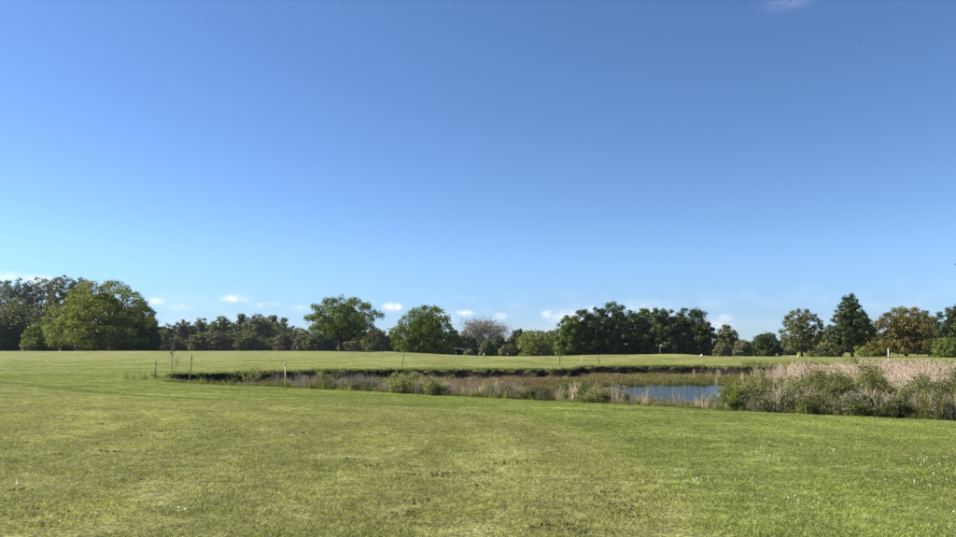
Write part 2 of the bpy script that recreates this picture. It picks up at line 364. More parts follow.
YELC = plain('flower_eye', (.62, .42, .03), .7, .1, 30)
PW = plain('white_paint', (.60, .59, .54), .5, .08, 6, .3)
PY = plain('yellow_paint', (.60, .50, .20), .6, .2, 12, .3)
PG = plain('weathered_wood', (.36, .34, .18), .85, .35, 14, .1)
PD = plain('dark_wood', (.10, .095, .065), .85, .3, 14, .1)

# ------------------------------------------------------------------ ground, one sheet out to the horizon
def axis(dense0, dense1, step, lo, hi, grow=1.13):
    a = list(np.arange(dense0, dense1+1e-6, step))
    d = step; x = a[-1]
    while x < hi: d = min(d*grow, 260); x += d; a.append(x)
    d = step; x = a[0]; pre = []
    while x > lo: d = min(d*grow, 260); x -= d; pre.append(x)
    return np.array(pre[::-1] + a)
xs = axis(-19, 26, .24, -3200, 3200); ys = axis(13, 56, .22, -400, 4000)
# keep middling detail over the mounds
ys = np.unique(np.concatenate([ys, np.arange(58, 130, 2.2)])); xs = np.unique(np.concatenate([xs, np.arange(-60, -20, 1.6), np.arange(28, 62, 1.2)]))
X, Y = np.meshgrid(xs, ys); Z = height(X, Y)
nx, ny = len(xs), len(ys); i = np.arange(ny-1)[:, None]*nx; j = np.arange(nx-1)[None, :]
Q = np.stack([i+j, i+j+1, i+j+1+nx, i+j+nx], -1).reshape(-1, 4)
ground = ob('ground', mesh_np('ground', np.stack([X, Y, Z], -1), Q, smooth=True), ground_mat()); tag(ground, kind='structure')
th = np.linspace(0, 2*np.pi, 72, endpoint=False)
wx = WC[0] + 15.5*np.cos(th); wy = np.clip(WC[1] + 10.5*np.sin(th), yN(wx)+1.2, yF(wx)-.9)
wv = np.vstack([np.stack([wx, wy, np.full(72, WZ)], -1), [[WC[0], WC[1], WZ]]])
water = ob('pond_water', mesh_np('pond_water', wv, None, [[a, (a+1) % 72, 72] for a in range(72)]), water_mat()); tag(water, kind='structure')

# ------------------------------------------------------------------ trees
def leaf_quads(cen, nrm, size, aspect=.62, rg=rng):
    n = len(cen); size = np.broadcast_to(size, (n,))
    nrm = nrm/(np.linalg.norm(nrm, axis=1)[:, None]+1e-9)
    r = rg.normal(size=(n, 3)); a = np.cross(nrm, r); a /= np.linalg.norm(a, axis=1)[:, None]+1e-9; b = np.cross(nrm, a)
    s = (size*.5)[:, None]
    V = np.stack([cen-a*s, cen-b*s*aspect + nrm*s*.18, cen+a*s, cen+b*s*aspect + nrm*s*.18], 1)
    return V.reshape(-1, 3), np.arange(4*n).reshape(-1, 4)
PROF = {  # crown half-width (fraction) by height in the crown, t = 0 bottom, 1 top
    'round': lambda t: np.sqrt(np.clip(1-(2*t-.92)**2/1.1, 0.02, 1)),
    'dome':  lambda t: np.sqrt(np.clip(1-t**2.2, .02, 1))*(.80+.2*np.minimum(1, t*4)),
    'cone':  lambda t: np.clip((1-t)**.62*(.55+.55*np.minimum(1, t*4)), .06, 1),
    'tall':  lambda t: np.sqrt(np.clip(1-(2*t-1)**2, .05, 1))*.95,
    'vase':  lambda t: np.clip(.35+.75*t, 0, 1)*np.sqrt(np.clip(1.02-t**5, .02, 1)),
}
def crown(H, hw, z0, prof, nclump, nleaf, lsize, rc, seed, open_=0.0, flat=.75, skew=0.0):
    """boughs of foliage packed over an uneven envelope; leaves sit on the outside of each bough"""
    rg = np.random.default_rng(seed); f = PROF[prof]; ph = rg.random(6)*6.28
    def env(t, a): return f(t)*(1 + .06*np.sin(2*a+ph[0]+3*t) + .05*np.sin(3*a+ph[1]-5*t) + .06*np.sin(5*a+ph[2]+7*t))
    M = nclump*7; t = rg.random(M)**(1.15 if z0 < .06*H else .95); a = rg.random(M)*2*np.pi; sh = np.where(rg.random(M) < .74, rg.uniform(.84, 1.02, M), rg.uniform(.25, .75, M))
    e = env(t, a); ok = rg.random(M) < .25+.75*e; t, a, sh, e = t[ok], a[ok], sh[ok], e[ok]
    cr = rc*hw*np.exp(rg.normal(size=len(t))*.28)
    rr = np.maximum(e*hw*sh - cr*.6, 0); top = H*(1+.015*np.sin(3*a+ph[3]))
    cz = np.clip(z0+t*(top-z0), z0+cr*flat*.35, top-cr*flat*.85)
    C0 = np.stack([np.cos(a)*rr + skew*hw*t, np.sin(a)*rr, cz], -1)
    sel = [0]; dm = np.linalg.norm(C0-C0[0], axis=1)/cr            # spread the boughs out
    for q in range(min(nclump, len(C0)-1)):
        k = int(np.argmax(dm*rg.uniform(.75, 1.0, len(dm)))); sel.append(k); dm = np.minimum(dm, np.linalg.norm((C0-C0[k]), axis=1)/cr)
    cen, crad = C0[sel], cr[sel]; n = len(cen)
    w = crad**2; k = rg.choice(n, nleaf, p=w/w.sum())
    d = rg.normal(size=(nleaf, 3)); d[:, 2] = d[:, 2]*.85 + .35
    out = cen[k]*np.array([1, 1, 0]); out /= np.linalg.norm(out, axis=1)[:, None]+1e-6
    d += out*.45; d /= np.linalg.norm(d, axis=1)[:, None]
    lump = 1 + .22*np.sin(d[:, 0]*5+k) * np.sin(d[:, 1]*5+k*2.) + .15*np.sin(d[:, 2]*7+k*3.)
    q = np.where(rg.random(nleaf) < .75, rg.uniform(.82, 1.06, nleaf), rg.uniform(.3, .9, nleaf))*lump
    P = cen[k] + d*(q*crad[k])[:, None]*np.array([1, 1, flat]) + rg.normal(size=(nleaf, 3))*lsize*.45
    nr = d + rg.normal(size=(nleaf, 3))*.55 + np.array([0, 0, .3])
    sz = lsize*(.6+.8*rg.random(nleaf))
    # heart of the crown: oversized inner leaves added to block light and deepen shade
    m = int(nleaf*.10*(1-open_)); tt = rg.random(m); aa = rg.random(m)*2*np.pi; q = np.sqrt(rg.random(m))*.62*env(tt, aa)*hw
    P = np.vstack([P, np.stack([np.cos(aa)*q + skew*hw*tt, np.sin(aa)*q, z0+tt*(H-z0)*.8], -1)]); nr = np.vstack([nr, rg.normal(size=(m, 3))]); sz = np.concatenate([sz, lsize*2.4*(.7+.6*rg.random(m))])
    P[:, 2] = np.maximum(P[:, 2], .08)
    return P, nr, sz, cen, crad
def limbs(mb, H, z0, tr, cen, n, seed, k=6, thin=.30, lean=0.0):
    rg = np.random.default_rng(seed+99); top = H*.72
    zs = np.linspace(-.12, top, 7); wob = np.cumsum(rg.normal(size=(7, 2))*tr*.25, 0); wob[0] = 0
    fl = np.array([1.45, 1.0, .85, .7, .52, .36, .18])*tr
    mb.tube(np.column_stack([wob, zs]), fl, 8)
    pick = rg.choice(len(cen), min(n, len(cen)), replace=False)
    for q in pick:
        c = cen[q]; s = np.clip(rg.uniform(.25, .8)*c[2], max(z0*.6, .2*H), top*.95)
        b = np.array([np.interp(s, zs, wob[:, 0]), np.interp(s, zs, wob[:, 1]), s]); L = np.linalg.norm(c-b)
        m1 = b + (c-b)*.4 + np.array([0, 0, -.06*L]) + rg.normal(size=3)*L*.05
        m2 = b + (c-b)*.75 + rg.normal(size=3)*L*.05
        r0 = np.interp(s, zs, fl)*.62
        mb.tube([b, m1, m2, c], [r0, r0*.7, r0*.45, r0*.15], 5, False)
def make_tree(name, H, hw, z0, prof, leafm, nclump, nleaf, lsize, rc, seed, tr=None, open_=0., flat=.75, nlimb=14, bark=None, skew=0.):
    root = empty(name, (0, 0, 0))
    P, nr, sz, cen, crad = crown(H, hw, z0, prof, nclump, nleaf, lsize, rc, seed, open_, flat, skew)
    V, Qd = leaf_quads(P, nr, sz, rg=np.random.default_rng(seed+5))
    ob('crown', mesh_np('crown', V, Qd), leafm, root)
    mb = MB(); limbs(mb, H, z0, tr or H*.02, cen, nlimb, seed)
    ob('trunk', mb.mesh('trunk', True), bark or BARK, root)
    return root
def place_px(root, u, vtop, d, label, cat='tree', group=None, H=None, rz=0, yy=None):
    """stand it on the ground at picture column u, distance d"""
    p = at(u, 350, d); root.location = (p[0], d, hz(p[0], d)-.05); root.rotation_euler = (0, 0, rz)
    return tag(root, label, cat, group)
BOUGH = 1.75
def tree_px(name, label, u, vtop, hwpx, d, prof, leafm, seed, z0f=.1, nclump=120, nleaf=9000, lpx=1.9, rc=.2, cat='tree', tr=None, flat=.75, nlimb=14, group=None, skew=0., bark=None, open_=0.):
    p = at(u, vtop, d); g = hz(p[0], d); H = p[2]-g; hw = hwpx*d/F
    t = make_tree(name, H, hw, H*z0f, prof, leafm, int(nclump*BOUGH), int(nleaf*1.6), lpx*.83*d/F, rc*.82, seed, tr, open_, flat=flat, nlimb=nlimb, skew=skew, bark=bark)
    return place_px(t, u, vtop, d, label, cat, group)

# left group
tree_px('broad_tree', 'broad sunlit tree with spreading yellow-green crown and visible trunk at left', 100, 281, 52, 185, 'dome', L_MAPLE, 11, .09, 95, 17000, 1.9, .17, tr=.55)
tree_px('dark_tree', 'dark green tree right of the broad sunlit tree, foliage down to the ground', 136, 301, 23, 196, 'dome', L_DARK, 12, .01, 90, 7000, 2.1, .24)
tree_px('dark_tree', 'low dark bushy tree closing the left tree group on its right side', 151, 322, 9, 190, 'dome', L_DARK, 13, .01, 40, 2200, 2.1, .3)
for k, (u, vt, hw, d, lm, lab) in enumerate([
        (-14, 278, 26, 250, L_GREYG, 'tall thin-leaved grey-green tree rising above the yellowish hedge, cut by the picture edge'),
        (9, 279, 17, 245, L_GREYG, 'tall thin-leaved grey-green tree with sky showing through, above the yellowish hedge'),
        (34, 278, 17, 248, L_GREYG, 'tall grey-green tree with loose twiggy crown between its taller neighbours'),
        (58, 275, 15, 240, L_OLIVE, 'tallest narrow olive tree standing behind the broad sunlit tree'),
        (76, 278, 14, 244, L_OLIVE, 'olive tree peeping over the top of the broad sunlit tree')]):
    tree_px('tall_tree', lab, u, vt, hw, d, 'tall', lm, 20+k, .22, 80, 4000, 2.0, .24, tr=.35, nlimb=26, open_=.8)
for k, (u, vt, hw, d, lm, pf, lab) in enumerate([
        (12, 297, 30, 228, L_OLIVE, 'dome', 'wide yellowish olive tree in front of the tall thin-leaved trees'),
        (-8, 318, 22, 215, L_DARK, 'dome', 'dark shrubby tree at the foot of the tall trees by the picture edge'),
        (16, 316, 17, 218, L_DARK, 'dome', 'dark shrubby tree filling the space left of the round green bush'),
        (62, 312, 14, 214, L_DARK, 'dome', 'dark shrubby tree between the round green bush and the broad sunlit tree'),
        (40, 322, 17, 200, L_GREEN, 'dome', 'round mid-green bush left of the broad sunlit tree'),
        (66, 334, 12, 205, L_DARK, 'dome', 'low dark bush under the left edge of the broad crown'),
        (87, 336, 12, 204, L_GREYG, 'dome', 'pale grey-green bush left of the trunk of the broad tree'),
        (116, 336, 16, 206, L_DARK, 'dome', 'dark bush right of the trunk of the broad tree')]):
    tree_px('hedge_tree', lab, u, vt, hw, d, pf, lm, 40+k, .01, 60, 4200, 2.1, .26, cat='bush' if 'bush' in lab else 'tree')

# middle
tree_px('oak_tree', 'lone tree with clear dark trunk and ragged dark green crown on the field', 342, 297, 37, 150, 'round', L_GREEN, 61, .26, 48, 8800, 2.0, .22, tr=.42, nlimb=22, open_=.35)
tree_px('round_tree', 'rounded mid-green tree with crown reaching the ground beside the low hut', 425, 306, 35, 140, 'dome', L_GREEN, 62, .03, 92, 11000, 2.0, .2, tr=.4)
for k, (u, vt, hw, d, lm, lab) in enumerate([
        (337, 334, 10, 262, L_OLIVE, 'olive hedge bush showing just left of the trunk of the lone tree'),
        (364, 333, 10, 258, L_DARK, 'dark hedge bush showing just right of the trunk of the lone tree'),
        (320, 333, 16, 260, L_DARK, 'dark hedge bush behind the lone tree, on its left'),
        (352, 335, 14, 255, L_OLIVE, 'olive hedge bush directly behind the trunk of the lone tree'),
        (376, 329, 15, 235, L_OLIVE, 'rounded olive bush between the lone tree and the rounded tree'),
        (393, 333, 10, 240, L_DARK, 'small dark bush touching the rounded tree on its left'),
        (305, 336, 12, 270, L_FARB, 'low brownish bush at the end of the distant wood'),
        (479, 335, 11, 215, L_OLIVE, 'olive bush seen through the limbs of the bare tree'),
        (496, 333, 10, 218, L_OLIVE, 'olive bush behind the right side of the bare tree'),
        (511, 338, 9, 205, L_OLIVE, 'olive bush between the bare tree and the pale mounded tree'),
        (469, 350.5, 6, 119, L_GREYG, 'very low grey-green bush in front of the low hut'),
        (453, 331, 10, 205, L_DARK, 'dark bush behind the roof of the low hut'),
        (466, 331, 10, 215, L_OLIVE, 'olive bush left of the bare pinkish tree'),
        (499, 337, 9, 190, L_DARK, 'dark bush at the right foot of the bare pinkish tree'),
        (487, 341, 7, 168, L_OLIVE, 'small rounded bush in front of the bare pinkish tree'),
        (507, 346, 8, 165, L_GREYG, 'low grey-green bush right of the bare pinkish tree'),
        (518, 330, 11, 240, L_DARK, 'dark tree peeping over the pale green mounded tree'),
        (536, 331, 22, 200, L_LIME, 'pale green mounded tree between bare tree and dark clump'),
        (553, 331, 14, 225, L_OLIVE, 'olive tree between the pale green mounded tree and the dark clump')]):
    tree_px('hedge_tree', lab, u, vt, hw, d, 'dome', lm, 80+k, .01, 55, 4000, 2.0, .26, cat='bush' if 'bush' in lab else 'tree')
# dark clump behind the green
for k, (u, vt, hw, lm, d, pf, lab) in enumerate([
        (571, 315, 15, L_GREEN, 139, 'dome', 'lighter green tree at the left end of the dark clump'),
        (592, 307, 20, L_DARK, 140, 'dome', 'dark tree second in the clump, beside its lighter green end tree'),
        (619, 302, 24, L_DARK, 143, 'dome', 'tallest dark dense tree of the clump behind the flagstick'),
        (644, 309, 14, L_GREEN, 145, 'dome', 'green tree in the notch in the middle of the dark clump'),
        (663, 307, 19, L_DARK, 140, 'dome', 'dark dense tree right of the notch in the clump'),
        (688, 309, 21, L_DARK, 141, 'dome', 'blackish dense tree on the right side of the clump'),
        (703, 319, 11, L_DARK, 138, 'dome', 'blackish tree sloping down at the right end of the clump')]):
    tree_px('clump_tree', lab, u, vt, hw*1.28, d, pf, lm, 100+k, .02, 60, 9000, 2.0, .2)
for k, (u, vt, hw, d, lm, pf, lab) in enumerate([
        (727, 325, 14, 150, L_OLIVE, 'dome', 'brownish olive tree emerging behind the right end of the dark clump'),
        (722, 343, 9, 122, L_GREYG, 'dome', 'low grey-green bush at the foot of the dark clump'),
        (742, 340, 9, 124, L_GREYG, 'dome', 'low grey-green bush left of the dark rounded tree'),
        (766, 333, 16, 128, L_DARK, 'dome', 'dark rounded tree standing alone between clump and light tree'),
        (787, 339, 9, 140, L_GREYG, 'dome', 'pale bush left of the light feathery tree'),
        (823, 331, 12, 120, L_LIME, 'dome', 'yellow-green tree between feathery tree and dark conical tree'),
        (826, 343, 16, 108, L_OLIVE, 'dome', 'low olive bush between feathery tree and dark conical tree'),
        (872, 341, 14, 112, L_LIME, 'dome', 'yellow-green bush between conical tree and bronze tree'),
        (868, 332, 12, 125, L_GREEN, 'dome', 'green tree behind the right side of the conical tree'),
        (812, 337, 12, 150, L_OLIVE, 'dome', 'far olive bush behind the light feathery tree'),
        (843, 335, 14, 152, L_GREEN, 'dome', 'far green bush behind the trunk of the conical tree'),
        (885, 334, 15, 150, L_OLIVE, 'dome', 'far olive bush behind the left side of the bronze tree'),
        (755, 343, 13, 160, L_OLIVE, 'dome', 'far olive bush behind the dark rounded tree'),
        (735, 341, 12, 165, L_DARK, 'dome', 'far dark bush between clump and dark rounded tree'),
        (912, 338, 15, 155, L_DARK, 'dome', 'far dark bush seen under the bronze tree'),
        (938, 334, 15, 150, L_GREEN, 'dome', 'far green bush between the bronze tree and the edge tree'),
        (925, 311, 16, 122, L_OLIVE, 'dome', 'olive tree between the bronze tree and the dark edge tree')]):
    tree_px('hedge_tree', lab, u, vt, hw, d, pf, lm, 130+k, .01, 55, 4200, 2.0, .25, cat='bush' if 'bush' in lab else 'tree')
tree_px('feathery_tree', 'light feathery young tree with loose grey-green crown', 802, 309, 19, 98, 'round', L_OLIVE, 150, .12, 70, 4200, 2.0, .2, tr=.14, nlimb=26, open_=.5)
tree_px('conical_tree', 'dense dark green conical tree with short trunk above the reed bed', 852, 293, 23.5, 94, 'cone', L_DARK, 151, .20, 75, 10000, 2.0, .19, tr=.2, flat=.6)
tree_px('bronze_tree', 'rounded bronze-brown tree beside the white post', 906, 308, 33, 104, 'dome', L_BROWN, 152, .08, 65, 10000, 1.9, .19, tr=.2)
tree_px('edge_tree', 'dark green tree cut by the right picture edge', 961, 303, 24, 96, 'dome', L_DARK, 153, .06, 60, 9500, 2.0, .2, tr=.22)
tree_px('edge_bush', 'dark green bush under the tree at the right picture edge', 948, 338, 17, 90, 'dome', L_GREEN, 154, .01, 60, 4000, 2.1, .25, cat='bush')

# bare pinkish tree: limbs fan out from low on the trunk
def bare_tree():
    d = 180; p = at(483, 318, d); g = hz(p[0], d); H = p[2]-g; hw = 22*d/F
    rg = np.random.default_rng(5); mb = MB(); tips = []; tw = MB()
    def grow(b, dr, L, r, lev):
        pts = [b]; q = b; v = dr
        for s in range(3):
            v = v + rg.normal(size=3)*.10 + np.array([0, 0, .05]); v /= np.linalg.norm(v); q = q+v*L/3; pts.append(q)
        mb.tube(pts, np.linspace(r, r*.6, 4), 5 if lev < 2 else 3, False)
        if lev >= 4: tips.append((q, v)); tips.append((pts[2], v)); return
        for c in range(3 if lev < 3 else 4):
            a = rg.normal(size=3); a -= a.dot(v)*v; a /= np.linalg.norm(a)
            nv = v*math.cos(.52) + a*math.sin(.52); grow(q if c else pts[2], nv/np.linalg.norm(nv), L*rg.uniform(.62, .78), r*.55, lev+1)
    mb.tube([(0, 0, -.2), (0, 0, H*.12), (0.1, 0, H*.2)], [.5, .38, .34], 8)
    for c in range(9):
        a = c*2.4+.3; tl = [.08, .3, .5, .62, .2, .42, .55, .35, .6][c]; grow(np.array([0.05, 0, H*(.12+.012*c)]), np.array([math.cos(a)*tl, math.sin(a)*tl, .9]), H*.30, .2, 1)
    P = []; Nn = []
    for q, v in tips:
        for s in range(6): P.append(q + rg.normal(size=3)*.6); Nn.append(rg.normal(size=3))
    V, Qd = leaf_quads(np.array(P), np.array(Nn), .8, .13, rg)
    k = H/np.percentile(V[:, 2], 99.6); kx = hw/np.percentile(np.abs(V[:, 0]), 97)
    sc = np.array([kx, kx, k])
    root = empty('bare_tree', (p[0], d, g))
    tm = mesh_np('trunk', np.vstack(mb.V)*sc, np.vstack(mb.Q), np.vstack(mb.T) if mb.T else None, True)
    ob('trunk', tm, GREYBARK, root); ob('crown', mesh_np('crown', V*sc, Qd), TWIG, root)
    tag(root, 'bare pinkish-grey tree with fanning limbs and budding twigs', 'tree')
bare_tree()

# distant wood: three grown trees, copied with their parts
protos = [make_tree('wood_tree', 10, 4.0, .3, 'dome', L_FAR, 70, 3800, .52, .19, 301),
          make_tree('wood_tree', 10, 2.7, .8, 'tall', L_FAR, 60, 3000, .52, .24, 302, open_=.2),
          make_tree('wood_tree', 10, 4.2, .3, 'dome', L_FARB, 70, 3800, .52, .19, 303),
          make_tree('wood_tree', 10, 3.4, .3, 'round', L_OLIVE, 60, 3200, .52, .22, 304),
          make_tree('wood_tree', 10, 2.2, 1.5, 'cone', L_FAR, 50, 2400, .5, .26, 305, open_=.3)]
WLAB = ['hazy rounded grey-olive tree in the distant wood', 'hazy narrow tree standing up from the distant wood', 'hazy brownish tree in the distant wood', 'hazy dark olive tree in the distant wood', 'hazy pointed tree in the distant wood']
wood = [(160,327,0),(168,323,3),(176,328,0),(184,320,2),(194,328,0),(202,319,1),(207,325,4),(213,322,0),(221,317,1),(228,320,3),(234,323,0),(241,314.5,4),(246,318,1),(251,320,0),(258,315,1),(263,318,4),(268,316,3),(273,316,4),(281,322,0),(284,318.5,4),(292,326,2),(300,328,0),(307,331,2),(315,332,3),(189,325,3),(276,324,0),(238,325,3),(211,330,2),(296,331,3),(255,326,0)]
wr = random.Random(4)
for k in range(24): wood.append((158+k*6.7+wr.uniform(-3, 3), wr.uniform(329, 341), wr.choice([0, 0, 3, 2, 1])))
usedp = [False]*5
for k, (u, vt, kd) in enumerate(wood):
    rg = random.Random(k); front = k >= 30
    d = (rg.uniform(276, 292) if front else rg.uniform(298, 335))
    p = at(u, vt, d); g = hz(p[0], d); H = p[2]-g; s = H/10.0
    sx = s*rg.uniform(1.1, 1.9) if front else s*rg.uniform(.85, 1.25)
    loc = (p[0], d, g-.1); rz = rg.uniform(0, 6.28); sc = (sx, sx, s)
    if not usedp[kd]:
        o = protos[kd]; usedp[kd] = True; o.location = loc; o.rotation_euler = (0, 0, rz); o.scale = sc
    else: o = copy_tree(protos[kd], loc, rz, sc)
    tag(o, WLAB[kd].replace('in the distant wood', 'low at the front edge of the distant wood').replace('standing up from', 'at the front edge of') if front else WLAB[kd], 'tree', 'trees of the distant wood')

# ------------------------------------------------------------------ instanced ground cover (stuff)
def proto(name, mb_or_mesh, m):
    me = mb_or_mesh if not isinstance(mb_or_mesh, MB) else mb_or_mesh.mesh(name)
    me.materials.append(m); return bpy.data.objects.new(name, me)      # not linked: only feeds the scatter
def blades(n, spread, h0, h1, w, bend, seed, seg=1, lean=.35):
    """grass blades: seg=1 one triangle each, seg=2 a bent strip"""
    rg = np.random.default_rng(seed); mb = MB()
    a = rg.random(n)*2*np.pi; r = np.sqrt(rg.random(n))*spread
    b = np.stack([np.cos(a)*r, np.sin(a)*r, np.full(n, -.01)], -1)
    f = rg.random(n)*2*np.pi; s = np.stack([-np.sin(f), np.cos(f), np.zeros(n)], -1); fw = np.stack([np.cos(f), np.sin(f), np.zeros(n)], -1)
    h = rg.uniform(h0, h1, n); ww = (w*rg.uniform(.6, 1.3, n))[:, None]; ln = (rg.uniform(0, lean, n)*h)[:, None]; bd = (bend*rg.uniform(.3, 1.3, n)*h)[:, None]
    up = np.array([0, 0, 1.])
    if seg == 1:
        V = np.stack([b-s*ww/2, b+s*ww/2, b+up*h[:, None]+fw*ln], 1).reshape(-1, 3); mb.add(V, None, np.arange(3*n).reshape(-1, 3))
    else:
        m = b+up*(h*.55)[:, None]+fw*ln*.5; t = b+up*(h[:, None]-bd*.35)+fw*(ln+bd)
        V = np.stack([b-s*ww/2, b+s*ww/2, m+s*ww*.42, m-s*ww*.42, t], 1).reshape(-1, 3); k = 5*np.arange(n)[:, None]
        mb.add(V, k+np.array([[0, 1, 2, 3]]), k+np.array([[3, 2, 4]]))
    return mb
def scatter(name, pts, rot, sc, idx, protos_, label, cat, kind='stuff', tilt=None):
    me = bpy.data.meshes.new(name); n = len(pts); me.vertices.add(n); me.vertices.foreach_set('co', np.asarray(pts, np.float32).ravel())
    r3 = np.zeros((n, 3), np.float32); r3[:, 2] = rot
    if tilt is not None: r3[:, :2] = tilt
    a = me.attributes.new('rot3', 'FLOAT_VECTOR', 'POINT'); a.data.foreach_set('vector', r3.ravel())
    a = me.attributes.new('sca', 'FLOAT', 'POINT'); a.data.foreach_set('value', np.asarray(sc, np.float32))
    a = me.attributes.new('idx', 'INT', 'POINT'); a.data.foreach_set('value', np.asarray(idx, np.int32))
    o = ob(name, me); g = bpy.data.node_groups.new(name, 'GeometryNodeTree')
    g.interface.new_socket('Geometry', in_out='INPUT', socket_type='NodeSocketGeometry'); g.interface.new_socket('Geometry', in_out='OUTPUT', socket_type='NodeSocketGeometry')
    gi = g.nodes.new('NodeGroupInput'); go = g.nodes.new('NodeGroupOutput'); ip = g.nodes.new('GeometryNodeInstanceOnPoints')
    jn = g.nodes.new('GeometryNodeJoinGeometry')
    for pr in reversed(protos_):
        oi = g.nodes.new('GeometryNodeObjectInfo'); oi.inputs['Object'].default_value = pr; oi.inputs['As Instance'].default_value = True
        g.links.new(oi.outputs['Geometry'], jn.inputs[0])
    def attr(nm, ty):
        q = g.nodes.new('GeometryNodeInputNamedAttribute'); q.data_type = ty; q.inputs['Name'].default_value = nm; return q.outputs['Attribute']
    g.links.new(gi.outputs[0], ip.inputs['Points']); g.links.new(jn.outputs[0], ip.inputs['Instance'])
    ip.inputs['Pick Instance'].default_value = True; g.links.new(attr('idx', 'INT'), ip.inputs['Instance Index'])
    er = g.nodes.new('FunctionNodeEulerToRotation'); g.links.new(attr('rot3', 'FLOAT_VECTOR'), er.inputs[0]); g.links.new(er.outputs[0], ip.inputs['Rotation'])
    g.links.new(attr('sca', 'FLOAT'), ip.inputs['Scale']); g.links.new(ip.outputs[0], go.inputs[0])
    md = o.modifiers.new('scatter', 'NODES'); md.node_group = g
    tag(o, label, cat, None, kind); return o

# mown turf
TB = turfblade_mat()
tp = [proto('turf_tuft', blades(190, .17, .014, .036, .0075, 0, 400+q, 1, 1.5), TB) for q in range(4)]
def wedge(n, y0, y1, pw=1.0):
    y = y0 + (y1-y0)*rng.random(n)**pw; x = (rng.random(n)*2-1)*(y*.76+3.0); keep = rng.random(n) < (y*.76+3)/(y1*.76+3)
    return x[keep], y[keep]
x, y = wedge(190000, 2.5, 46)
keep = ((y < yN(x)+.15) | (x < XL)) & (rng.random(len(y)) < np.interp(y, [0, 16, 44], [1, .8, .03]))
x, y = x[keep], y[keep]
bare = vnoise(x*2.2, y*2.2, 21)*.6 + vnoise(x*.5, y*.5, 22)*.4
keep = bare < .80; x, y = x[keep], y[keep]; n = len(x)
scatter('turf_grass', np.stack([x, y, height(x, y)], -1), rng.random(n)*6.28, .55+.6*rng.random(n)+.9*np.maximum(0, vnoise(x*3.3, y*3.3, 23)-.5), rng.integers(0, 4, n), tp, 'short mown yellow-green turf in the foreground', 'grass')

# vegetation of the pond
P_TALL = [proto('tall_grass_tuft', blades(46, .17, .28, .62, .011, .35, 420+q, 2), G_TALL) for q in range(3)]
P_STRAW = [proto('straw_tuft', blades(36, .15, .45, .95, .010, .22, 430+q, 2, .22), G_STRAW) for q in range(3)]
P_GREY = [proto('grey_stalk_tuft', blades(26, .16, .40, .85, .011, .15, 440+q, 2, .25), G_GREYS) for q in range(3)]
P_MARSH = [proto('marsh_tuft', blades(60, .22, .10, .30, .016, .5, 450+q, 2, .7), G_MARSH) for q in range(3)]
P_RUST = [proto('dock_tuft', blades(40, .20, .12, .42, .020, .4, 460+q, 2, .6), G_RUST) for q in range(3)]
def reed(seed):
    rg = np.random.default_rng(seed); mb = MB()
    for k in range(9):
        a, r = rg.random()*6.28, .22*math.sqrt(rg.random()); b = np.array([math.cos(a)*r, math.sin(a)*r, -.05]); h = rg.uniform(1.0, 1.55); ln = rg.normal(size=2)*.09
        t = b + np.array([ln[0], ln[1], h]); m = (b+t)/2 + np.array([*rg.normal(size=2)*.02, 0])
        mb.tube([b, m, t], [.007, .006, .004], 3, False)
        for q in range(4):            # strap leaves
            s = rg.uniform(.25, .85); c = b+(t-b)*s; f = rg.random()*6.28; fw = np.array([math.cos(f), math.sin(f), 0]); sd = np.array([-math.sin(f), math.cos(f), 0])*.011; L = rg.uniform(.25, .45)
            mb.add([c-sd, c+sd, c+fw*L*.5+[0, 0, L*.35]+sd, c+fw*L*.5+[0, 0, L*.35]-sd, c+fw*L+[0, 0, L*.1]], [[0, 1, 2, 3]], [[3, 2, 4]])
        for q in range(5):            # feathery plume
            f = rg.random()*6.28; e = np.array([math.cos(f)*.035, math.sin(f)*.035, -.02]); z = np.array([0, 0, .20*q/5.])
            mb.add([t+z*.9-[0, 0, .06], t+z+e+[0, 0, .02], t+z+[0, 0, .10]], None, [[0, 1, 2]])
    return mb
P_REED = [proto('reed_clump', reed(470+q), G_STRAW) for q in range(3)]

def fill(n, cond, x0, x1, y0, y1):
    x = rng.uniform(x0, x1, n); y = rng.uniform(y0, y1, n); k = cond(x, y); return x[k], y[k]
def ucol(x, y): return 478 + F*x/y          # picture column a ground point stands in
def put(name, x, y, sc, protos_, label, cat, tilt=.08, sink=.0):
    n = len(x); p = np.stack([x, y, height(x, y)-sink], -1)
    return scatter(name, p, rng.random(n)*6.28, sc, rng.integers(0, len(protos_), n), protos_, label, cat, tilt=rng.normal(size=(n, 2))*tilt)
def band(x, y): sn, sf = basin(x, y); return sn, sf, ucol(x, y)
def wet(x, y): return height(x, y) < WZ-.02
# near shore: green tall grass all along
def c1(x, y):
    sn, sf, u = band(x, y); dn = vnoise(x*.9, y*.9, 31)
    return (sn > -.05) & (sn < 2.6) & (sf > .6) & (x > XL+.4) & (dn > .42) & (rng.random(len(x)) < np.interp(u, [150, 260, 400, 620, 690, 900], [.15, .35, .7, .8, .10, .35])*np.clip(1.15-sn/2.6, .1, 1))
x, y = fill(26000, c1, -17, 17, 13, 36); u = ucol(x, y)
put('shore_grass', x, y, (.45+.6*rng.random(len(x)))*np.interp(u, [150, 240, 330, 480, 640, 760, 950], [.6, .7, .9, .75, .6, .75, .8]), P_TALL, 'uncut green grass along the near edge of the pond', 'grass')
# lip of uncut grass just at the edge
x = rng.uniform(XL, 17, 1100); y = yN(x) + .05 + np.abs(rng.normal(size=1100))*.12
put('edge_grass', x, y, .15+.22*rng.random(len(x)), P_TALL, 'low fringe of longer grass where the turf meets the pond', 'grass')
